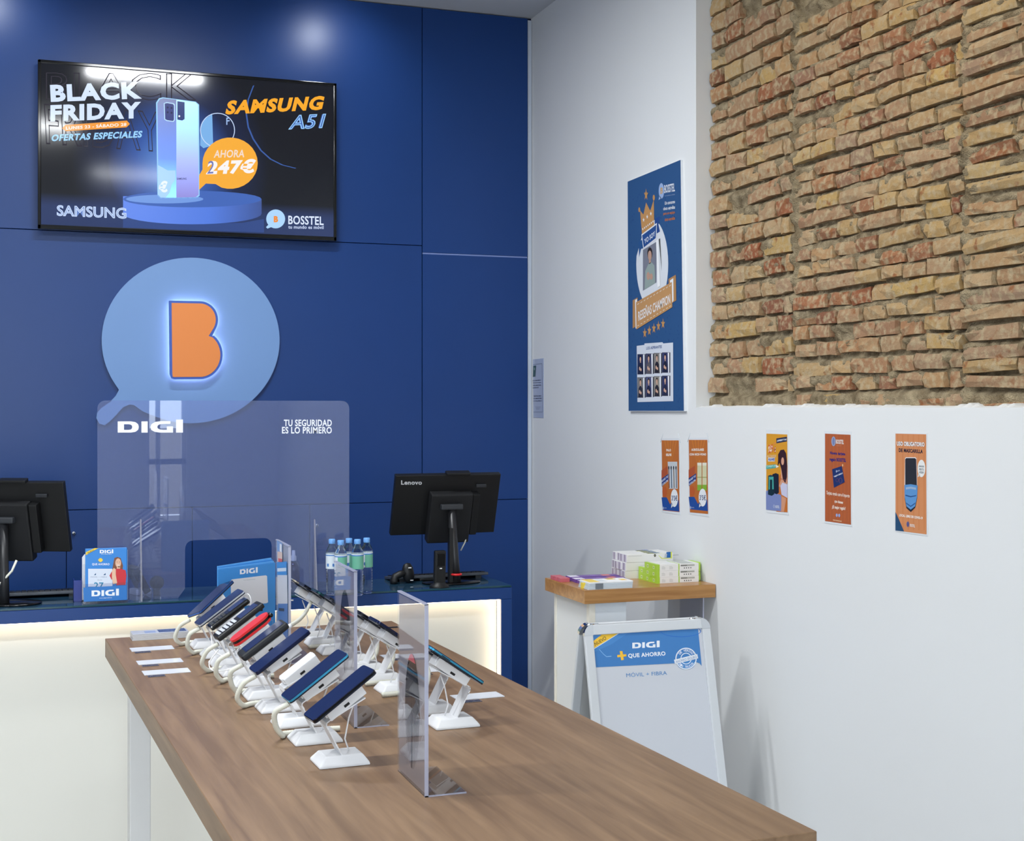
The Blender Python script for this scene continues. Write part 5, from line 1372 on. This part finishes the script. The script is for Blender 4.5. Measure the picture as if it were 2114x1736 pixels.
A.poly([(1312, 619), (1316, 617), (1317, 678), (1313, 678)], (230, 232, 236), 7); A.poly([(1384, 579), (1391, 574), (1391.5, 620), (1387, 628)], (230, 232, 236), 7)
A.poly([(1314, 624), (1388, 582), (1389, 634), (1315, 680)], (190, 144, 94), 8)
for k in range(11):
    u = k / 10; x = 1317 + 66 * u
    A.line(x, 627 - 38 * u + 2, x + 3.2, 626 - 38 * u, 1, (226, 222, 214), 9); A.line(x, 673 - 40 * u, x + 3.2, 671 - 40 * u, 1, (226, 222, 214), 9)
A.text('RESEÑAS CHAMPION', (1318.5, 639), (1384.5, 602), (1319, 663), (228, 228, 230), .02, 9)
for k in range(5): A.star(1331.8 + 9.4 * k, 687.5 - 4.8 * k, 4.4, 11.5, GOLD, 4)
A.poly([(1315, 714), (1331, 712), (1331, 709), (1368, 706.5), (1370, 709), (1390, 707), (1390.5, 828), (1316.5, 830)], (212, 218, 228), 3)
A.text('LOS ASPIRANTES', (1335, 716), (1367, 712.5), (1335, 722), (60, 86, 140), .03, 4)
tops = [(34, 38, 62), (96, 90, 96), (40, 38, 46), (34, 38, 60), (42, 44, 60), (36, 40, 66), (44, 42, 50), (40, 44, 70)]
bgs = [(40, 48, 84), (70, 72, 100), (140, 136, 130), (58, 64, 104), (128, 126, 124), (84, 88, 124), (150, 146, 136), (54, 60, 98)]
for r_i in range(2):
    for c_i in range(4):
        i = r_i * 4 + c_i; x0 = 1317 + c_i * 17; y0 = (732 if r_i == 0 else 780) - c_i * 1.2
        A.rect(x0 - .6, y0 - 1, x0 + 16.5, y0 + 41, (70, 74, 84), 3.5)
        photo_person(A, x0, y0, x0 + 11.5, y0 + 40, bgs[i], tops[i], (212, 172, 148), (30, 26, 30), 0, 4)
        A.poly([(x0 + 11.5, y0), (x0 + 14.6, y0 - .5), (x0 + 14.6, y0 + 41), (x0 + 12.5, y0 + 41)], (236, 238, 242), 8)
A.ell(1366, 394, 5.6, 16, (150, 174, 214), 3); A.poly([(1360, 413), (1362, 404), (1366, 409)], (150, 174, 214), 3); A.text('B', (1364, 388), (1369, 386), (1364, 401), (196, 160, 110), .04, 4)
A.text('BOSSTEL', (1372, 382), (1393.5, 378), (1372.3, 399), (228, 232, 240), .02, 3)
A.text('tu mundo es móvil', (1373, 403), (1393.5, 400), (1373, 405.5), (160, 180, 210), .0, 3)
for k, (tx, cc) in enumerate((('Un concurso', (222, 226, 234)), ('cinco estrellas', (222, 226, 234)), ('para un equipo', (190, 116, 70)), ('cinco estrellas', (190, 116, 70)))):
    A.text(tx, (1370 if k % 3 else 1373, 416 + 11.3 * k), (1394, 412.5 + 11.3 * k), (1370 if k % 3 else 1373, 423 + 11.3 * k), cc, .03, 3)
A.build('poster_print', bd)

def poster(label, pts, thick, border=True, bcol=(224, 228, 232)):
    cxp = sum(p[0] for p in pts) / 4; yb_ = max(p[1] for p in pts)
    t = thing('poster', tuple(px_(cxp, yb_, XW)), label, 'poster', 0, 'small posters on the white wall')
    m_ = wallprism(pts, thick, mat('poster sleeve %d' % bcol[0], bcol, .25)); s_ = m_.build('sheet', t)
    return t, s_, Art((XW - thick, 0, 0), (-1, 0, 0), rough=.35, base=.0003)
ORA = (186, 108, 50); PBL = (40, 78, 152)
for (x0, x1, yt, tg_, tb_, n) in ((1366, 1401.5, 909, 1056, 1057, 0), (1422, 1460.5, 908, 1055, 1061, 1)):
    t, s_, A = poster('narrow orange poster with %s' % ('selfie sticks, leftmost of the small posters' if n == 0 else 'pale earphone packs, second from left'), [(x0 - 2, yt - 4), (x1 + 2, yt - 5), (x1 + 3.5, tb_ + 6), (x0 + .5, tb_)], .0012)
    w = x1 - x0; h = 147; X = lambda u: x0 + w * u; Yv = lambda v: yt + h * v
    A.poly([(x0, yt), (x1, yt), (x1 + 1.5, tb_), (x0 + 2.5, tb_ - 3.5)], ORA, 1)
    for k in range(5): A.poly([(X(.15 + .17 * k), yt), (X(.22 + .17 * k), yt), (X(.5), Yv(.4))], (200, 122, 50), 2)
    A.poly([(X(.0), Yv(.80)), (X(.3), Yv(.80)), (X(.5), Yv(.90)), (X(.62), Yv(.85)), (X(1), Yv(.84)), (X(1.03), Yv(1.0)), (X(.08), Yv(.975))], PBL, 2)
    A.poly([(X(.0), Yv(.42)), (X(.34), Yv(.36)), (X(.34), Yv(.47)), (X(0), Yv(.54))], (172, 84, 50), 2)
    A.poly([(X(.0), Yv(.54)), (X(.40), Yv(.47)), (X(.40), Yv(.56)), (X(0.02), Yv(.65))], (36, 60, 128), 3)
    A.text('ELIGE TU' if n == 0 else 'ELIGE TU', (X(.02), Yv(.56)), (X(.38), Yv(.49)), (X(.02), Yv(.59)), (226, 230, 240), .03, 4); A.text('COLOR', (X(.04), Yv(.61)), (X(.38), Yv(.545)), (X(.04), Yv(.64)), (226, 230, 240), .03, 4)
    A.ell(X(.19), Yv(.72), w * .14, h * .075, (186, 92, 44), 3)
    if n == 0:
        A.tb('PALO', X(.28), Yv(.12), X(.55), Yv(.155), (236, 228, 220), .05, 3); A.tb('SELFIE', X(.26), Yv(.185), X(.58), Yv(.22), (236, 228, 220), .05, 3)
        A.poly([(X(.36), Yv(.30)), (X(.92), Yv(.30)), (X(.95), Yv(.68)), (X(.44), Yv(.68))], (196, 202, 206), 3)
        for k in range(4):
            A.line(X(.43 + .14 * k), Yv(.38), X(.46 + .14 * k), Yv(.67), 1.6, [(120, 70, 60), (50, 90, 120), (130, 110, 90), (80, 100, 120)][k], 4); A.ell(X(.43 + .14 * k), Yv(.385), 1.3, 4, (40, 44, 48), 5, 8)
    else:
        A.tb('AURICULARES', X(.15), Yv(.12), X(.82), Yv(.155), (236, 228, 220), .05, 3); A.tb('CON MICRÓFONO', X(.06), Yv(.18), X(.94), Yv(.22), (236, 228, 220), .05, 3)
        for k in range(2):
            A.rect(X(.47 + .27 * k), Yv(.32), X(.70 + .27 * k), Yv(.66), (206, 206, 168), 3); A.rect(X(.47 + .27 * k), Yv(.32), X(.70 + .27 * k), Yv(.36), (226, 224, 206), 4)
            A.rect(X(.47 + .27 * k), Yv(.63), X(.70 + .27 * k), Yv(.71), (130, 176, 60), 4); A.rect(X(.47 + .27 * k), Yv(.52), X(.70 + .27 * k), Yv(.53), (150, 160, 90), 4)
            A.poly([(X(.55 + .27 * k), Yv(.31)), (X(.59 + .27 * k), Yv(.28)), (X(.63 + .27 * k), Yv(.31))], (210, 150, 60), 4)
    A.ell(X(.76), Yv(.81), w * .21, h * .125, (228, 232, 236), 6); A.poly([(X(.57), Yv(.95)), (X(.60), Yv(.87)), (X(.68), Yv(.92))], (228, 232, 236), 6)
    A.text("3'5€", (X(.60), Yv(.77)), (X(.93), Yv(.775)), (X(.60), Yv(.845)), (44, 60, 110), .02, 7)
    A.tb('BOSSTEL', X(.16), Yv(.945), X(.30), Yv(.955), (206, 214, 230), .02, 3); A.ell(X(.11), Yv(.95), 1.2, 3, (150, 170, 210), 3, 10)
    A.build('poster_print', s_)
    m_ = MB()
    for (a, b) in (((x0 + 3, yt - 14), (x0 - 2.5, yt + 4)), ((x1 - 1, yt - 14), (x1 + 3, yt + 5))):
        m_.tube([px_(*a, XW - .0008), px_(*b, XW - .0020)], .0011, mat('clear tape', (208, 214, 220), .2), n=6)
    m_.build('tape', t)

t, s_, A = poster('yellow and lilac poster with speakers and long-haired woman, third small poster', [(1581, 887), (1628, 887), (1628.5, 1063), (1582, 1058)], .0012)
A.poly([(1582.5, 895), (1625.5, 897), (1626, 1057.5), (1582, 1052)], (212, 150, 44), 1)
A.poly([(1603, 1056), (1603, 990), (1626, 960), (1626, 1057.5)], (196, 112, 48), 2)
A.poly([(1581.8, 1014), (1585, 1012), (1613, 1022), (1614, 1055.5), (1582, 1052)], (122, 136, 186), 3)
A.poly([(1603, 905), (1625, 901.5), (1625, 911), (1603.5, 915)], (44, 50, 80), 3); A.text('¡OFERTÓN!', (1604.5, 907.5), (1624, 904.5), (1605, 912.5), (226, 232, 240), .05, 4)
A.text('29', (1586.5, 918), (1596.5, 916), (1587, 936), (244, 232, 216), .10, 3); A.text('29', (1586.5, 918), (1596.5, 916), (1587, 936), (206, 100, 44), .02, 4)
A.text('€', (1598, 922), (1602, 921.5), (1598, 935), (244, 232, 216), .10, 3); A.text('€', (1598, 922), (1602, 921.5), (1598, 935), (206, 100, 44), .02, 4); A.text('90', (1597.5, 914), (1601.5, 913), (1597.5, 918.5), (226, 140, 80), .05, 4)
A.tb('ALTAVOZ', 1584, 939, 1603, 944, (222, 196, 160), .03, 3); A.rect(1586, 944.5, 1600, 952.5, (222, 224, 230), 3); A.tb('HUAWEI', 1587, 945.5, 1599.5, 951.5, (50, 66, 150), .05, 4)
A.poly([(1582, 961), (1602, 958.5), (1602, 966), (1582, 968.5)], (84, 168, 160), 3); A.tb('Compra ya', 1583.5, 960.5, 1602, 966, (206, 230, 222), .01, 4, sk=-2); A.poly([(1602, 959), (1609, 963), (1603, 966)], (226, 226, 216), 4)
A.poly([(1586.5, 983), (1597, 983), (1599, 1020), (1594, 1023.5), (1586, 1021)], (26, 48, 60), 4); A.poly([(1588, 984), (1597.5, 984), (1598, 1010), (1595, 1010), (1595, 990), (1590, 990), (1590, 1010), (1587.5, 1011)], (74, 166, 158), 5); A.poly([(1586, 982), (1592, 980), (1597, 982), (1592, 985)], (40, 70, 86), 6)
A.poly([(1595, 979), (1602, 976.5), (1608, 979), (1608.5, 1017), (1604, 1020.5), (1599, 1018)], (28, 38, 54), 3)
A.poly([(1611, 995), (1626, 998), (1626, 1028), (1614, 1021), (1612, 1008)], (198, 198, 222), 4); A.poly([(1614, 1024), (1624, 1029), (1619, 1057), (1613, 1056)], (206, 148, 118), 4)
A.poly([(1612, 962), (1620, 948), (1625.5, 960), (1625.5, 1000), (1616, 996), (1610, 1006), (1608.5, 1003), (1613, 990)], (212, 156, 128), 4)
A.poly([(1607, 950), (1607, 938), (1612, 929), (1619, 928), (1623.5, 936), (1625.5, 960), (1625, 985), (1622, 997), (1617, 990), (1614, 970), (1610, 955), (1606, 962)], (54, 32, 40), 5)
A.ell(1616.5, 952, 3, 8, (214, 160, 134), 6, 14); A.line(1612, 988, 1624, 992, 1, (150, 84, 76), 6)
A.ellring(1598.5, 1045, 1.6, 3.4, .6, (206, 212, 232), 5, 12); A.tb('BOSSTEL', 1601.5, 1043, 1609.5, 1048.5, (222, 226, 238), .03, 5, sk=.8)
A.build('poster_print', s_)

t, s_, A = poster('rust orange gift card poster with dark blue card, fourth small poster', [(1701.5, 889.5), (1757.5, 891), (1759, 1087), (1702, 1079.5)], .0012)
A.poly([(1703.5, 895), (1756, 897.5), (1757, 1083), (1703.5, 1075.5)], (172, 92, 54), 1)
for k in range(7): A.line(1706 + 7.5 * k, 897, 1707 + 7.5 * k, 1076, 1.2, (186, 98, 54), 2)
A.ellring(1721.3, 911, 4.4, 10, 2, (150, 164, 196), 3, 24); A.ell(1721.3, 911, 2.4, 8, (116, 128, 170), 3, 16); A.text('BOSSTEL', (1726.5, 907), (1742.5, 908), (1726.5, 916), (230, 226, 222), .03, 3); A.text('tu mundo es móvil', (1727, 918.5), (1737, 919), (1727, 920.5), (214, 150, 120), 0, 3)
A.text('Nueva tarjeta', (1714, 931.5), (1745.5, 934), (1714, 939.5), (44, 44, 116), .045, 3); A.text('regalo BOSSTEL', (1713, 944), (1747, 946.5), (1713, 953.5), (44, 44, 116), .045, 3)
A.poly([(1723, 1006), (1722.5, 1003), (1742, 995), (1745, 996)], (140, 62, 34), 2)
A.poly([(1718.5, 968.5), (1738.5, 962), (1744.5, 995), (1722, 1007)], (34, 52, 104), 4)
A.ell(1727.5, 973, .9, 2.6, (180, 190, 214), 5, 10); A.text('BOSSTEL', (1729, 971.5), (1734.5, 969.5), (1729.3, 974), (190, 198, 220), .02, 5); A.text('TARJETA REGALO', (1722, 983), (1740, 975), (1722.5, 986.5), (226, 230, 240), .04, 5)
A.ellring(1729, 991, 3, 4, .5, (120, 74, 92), 5, 10); A.ellring(1736, 992, 3.5, 6, .8, (110, 80, 110), 5, 10); A.star(1740.5, 960.5, 1.5, 4, (250, 216, 160), 6)
A.text('Tarjeta regalo con el importe', (1706, 1013), (1754, 1020), (1706, 1022.5), (240, 226, 214), .02, 3, ital=.2)
A.text('que desees', (1723, 1031), (1740.5, 1034), (1723, 1039), (240, 226, 214), .03, 3, ital=.2); A.text('¡El mejor regalo!', (1718, 1042.5), (1745.5, 1046), (1718, 1051.5), (240, 226, 214), .03, 3, ital=.2)
A.ell(1728, 1063.5, 2, 3.6, (150, 168, 214), 3, 10); A.ell(1733, 1064, 2, 3.6, (150, 168, 214), 3, 10); A.text('www.bosstel.net', (1720, 1071), (1738, 1074), (1720, 1074.5), (240, 200, 160), .03, 3)
A.build('poster_print', s_)

t, s_, A = poster('orange face mask notice poster, rightmost of the small posters', [(1847.5, 893), (1914, 894.5), (1915.5, 1106.5), (1848.5, 1097)], .0012)
A.poly([(1849, 895), (1912.3, 896.5), (1913, 1103), (1849, 1095)], (206, 138, 92), 1)
for k in range(6): A.line(1853 + 11 * k, 897, 1853.5 + 11 * k, 1094, 2.5, (202, 130, 82), 2)
A.poly([(1849, 1057), (1851, 1060), (1867, 1097), (1849, 1095)], (40, 76, 112), 3)
A.text('USO OBLIGATORIO', (1852, 911), (1909, 913), (1852.3, 920), (44, 44, 60), .09, 3); A.text('USO OBLIGATORIO', (1852, 911), (1909, 913), (1852.3, 920), (238, 238, 240), .04, 4)
A.text('DE MASCARILLA', (1856, 925), (1905.5, 928), (1856, 933), (50, 44, 58), .045, 3)
A.poly([(1869, 946), (1871, 944), (1890, 944), (1892.5, 946), (1894, 1001), (1868, 1001)], (226, 226, 230), 3); A.poly([(1869.5, 948), (1871.5, 945.6), (1889.5, 945.6), (1892, 948), (1893.5, 1003), (1869.5, 1001)], (44, 46, 54), 4)
A.poly([(1868, 1001), (1881, 999.5), (1895, 1002), (1894, 1028), (1890, 1048), (1881, 1057), (1872, 1049), (1868.5, 1030)], (40, 44, 56), 4)
A.poly([(1868, 1001), (1881, 999.5), (1895, 1002), (1894, 1026), (1890, 1045), (1881, 1052), (1872, 1045), (1868.5, 1026)], (92, 146, 202), 5)
A.poly([(1871, 1006), (1881, 1004.5), (1892, 1006.5), (1892, 1011), (1881, 1009), (1871, 1010.5)], (154, 176, 206), 6); A.poly([(1870, 1021), (1881, 1024), (1892.5, 1022), (1892, 1024), (1881, 1026.5), (1870.5, 1023.5)], (44, 82, 136), 6); A.poly([(1871, 1037), (1881, 1044), (1891, 1037), (1890, 1040), (1881, 1046.5), (1872, 1040)], (50, 90, 146), 6)
A.ell(1903, 967, 8, 18, (228, 228, 226), 4); A.poly([(1895, 985), (1896.5, 978), (1900, 982)], (228, 228, 226), 4)
for k, w in enumerate(('¡GRACIAS', 'POR TU', 'AYUDA!')): A.text(w, (1897.5 + (k > 0), 960.5 + 6 * k), (1908.5 - (k > 0), 961 + 6 * k), (1897.5 + (k > 0), 965 + 6 * k), (84, 100, 112), .03, 5)
A.text('LOCAL LIBRE DE COVID-19', (1857, 1060.5), (1905.5, 1067), (1857, 1066), (240, 232, 224), .05, 4)
A.ell(1875, 1082, 2.6, 5.4, (80, 84, 136), 4, 14); A.ellring(1875, 1082, 3, 6, .7, (150, 120, 140), 5, 14); A.text('BOSSTEL', (1879, 1081), (1889.5, 1083), (1879, 1087), (232, 222, 214), .04, 4)
A.build('poster_print', s_)

# notice by the corner
T = thing('wall_notice', tuple(px_(1110, 861, XW)), 'greyish wall notice with green square beside the blue wall corner', 'notice')
m_ = wallprism([(1100, 742), (1122, 739.5), (1122, 863), (1101, 862)], .0015, mat('notice paper', (172, 182, 206), .35)); s_ = m_.build('sheet', T)
A = Art((XW - .0015, 0, 0), (-1, 0, 0), rough=.4, base=.0003)
GY = (110, 120, 146)
A.line(1101, 752.5, 1119, 750.5, .9, GY, 1); A.line(1119, 750.5, 1120.5, 850.5, .5, GY, 1); A.line(1101.5, 850.5, 1120.5, 850.5, .9, GY, 1)
A.poly([(1101.3, 755), (1107, 754.5), (1105.5, 777.5), (1100.3, 778)], (30, 74, 80), 2); A.ell(1103.6, 761.5, 1.3, 3, (120, 150, 150), 3, 10)
for k, w in enumerate(('ESTE ESTABLECIMIENTO', 'TIENE HOJAS DE QUEJAS', 'Y RECLAMACIONES', 'A DISPOSICION')): A.text(w, (1100, 784.6 + 5 * k), (1117 - (5 if k == 3 else 0), 783.6 + 5 * k), (1100, 787 + 5 * k), (50, 58, 92), .02, 2)
for k, w in enumerate(('THIS ESTABLISHMENT', 'HAS COMPLAINT FORMS', 'AVAILABLE')): A.text(w, (1101.5, 816.5 + 5 * k), (1118, 815.8 + 5 * k), (1101.5, 819 + 5 * k), (50, 58, 92), .02, 2)
for k in range(3): A.line(1105 + k, 840 + 2.4 * k, 1116 - k, 840 + 2.4 * k, .5, GY, 2)
A.build('notice_print', s_)
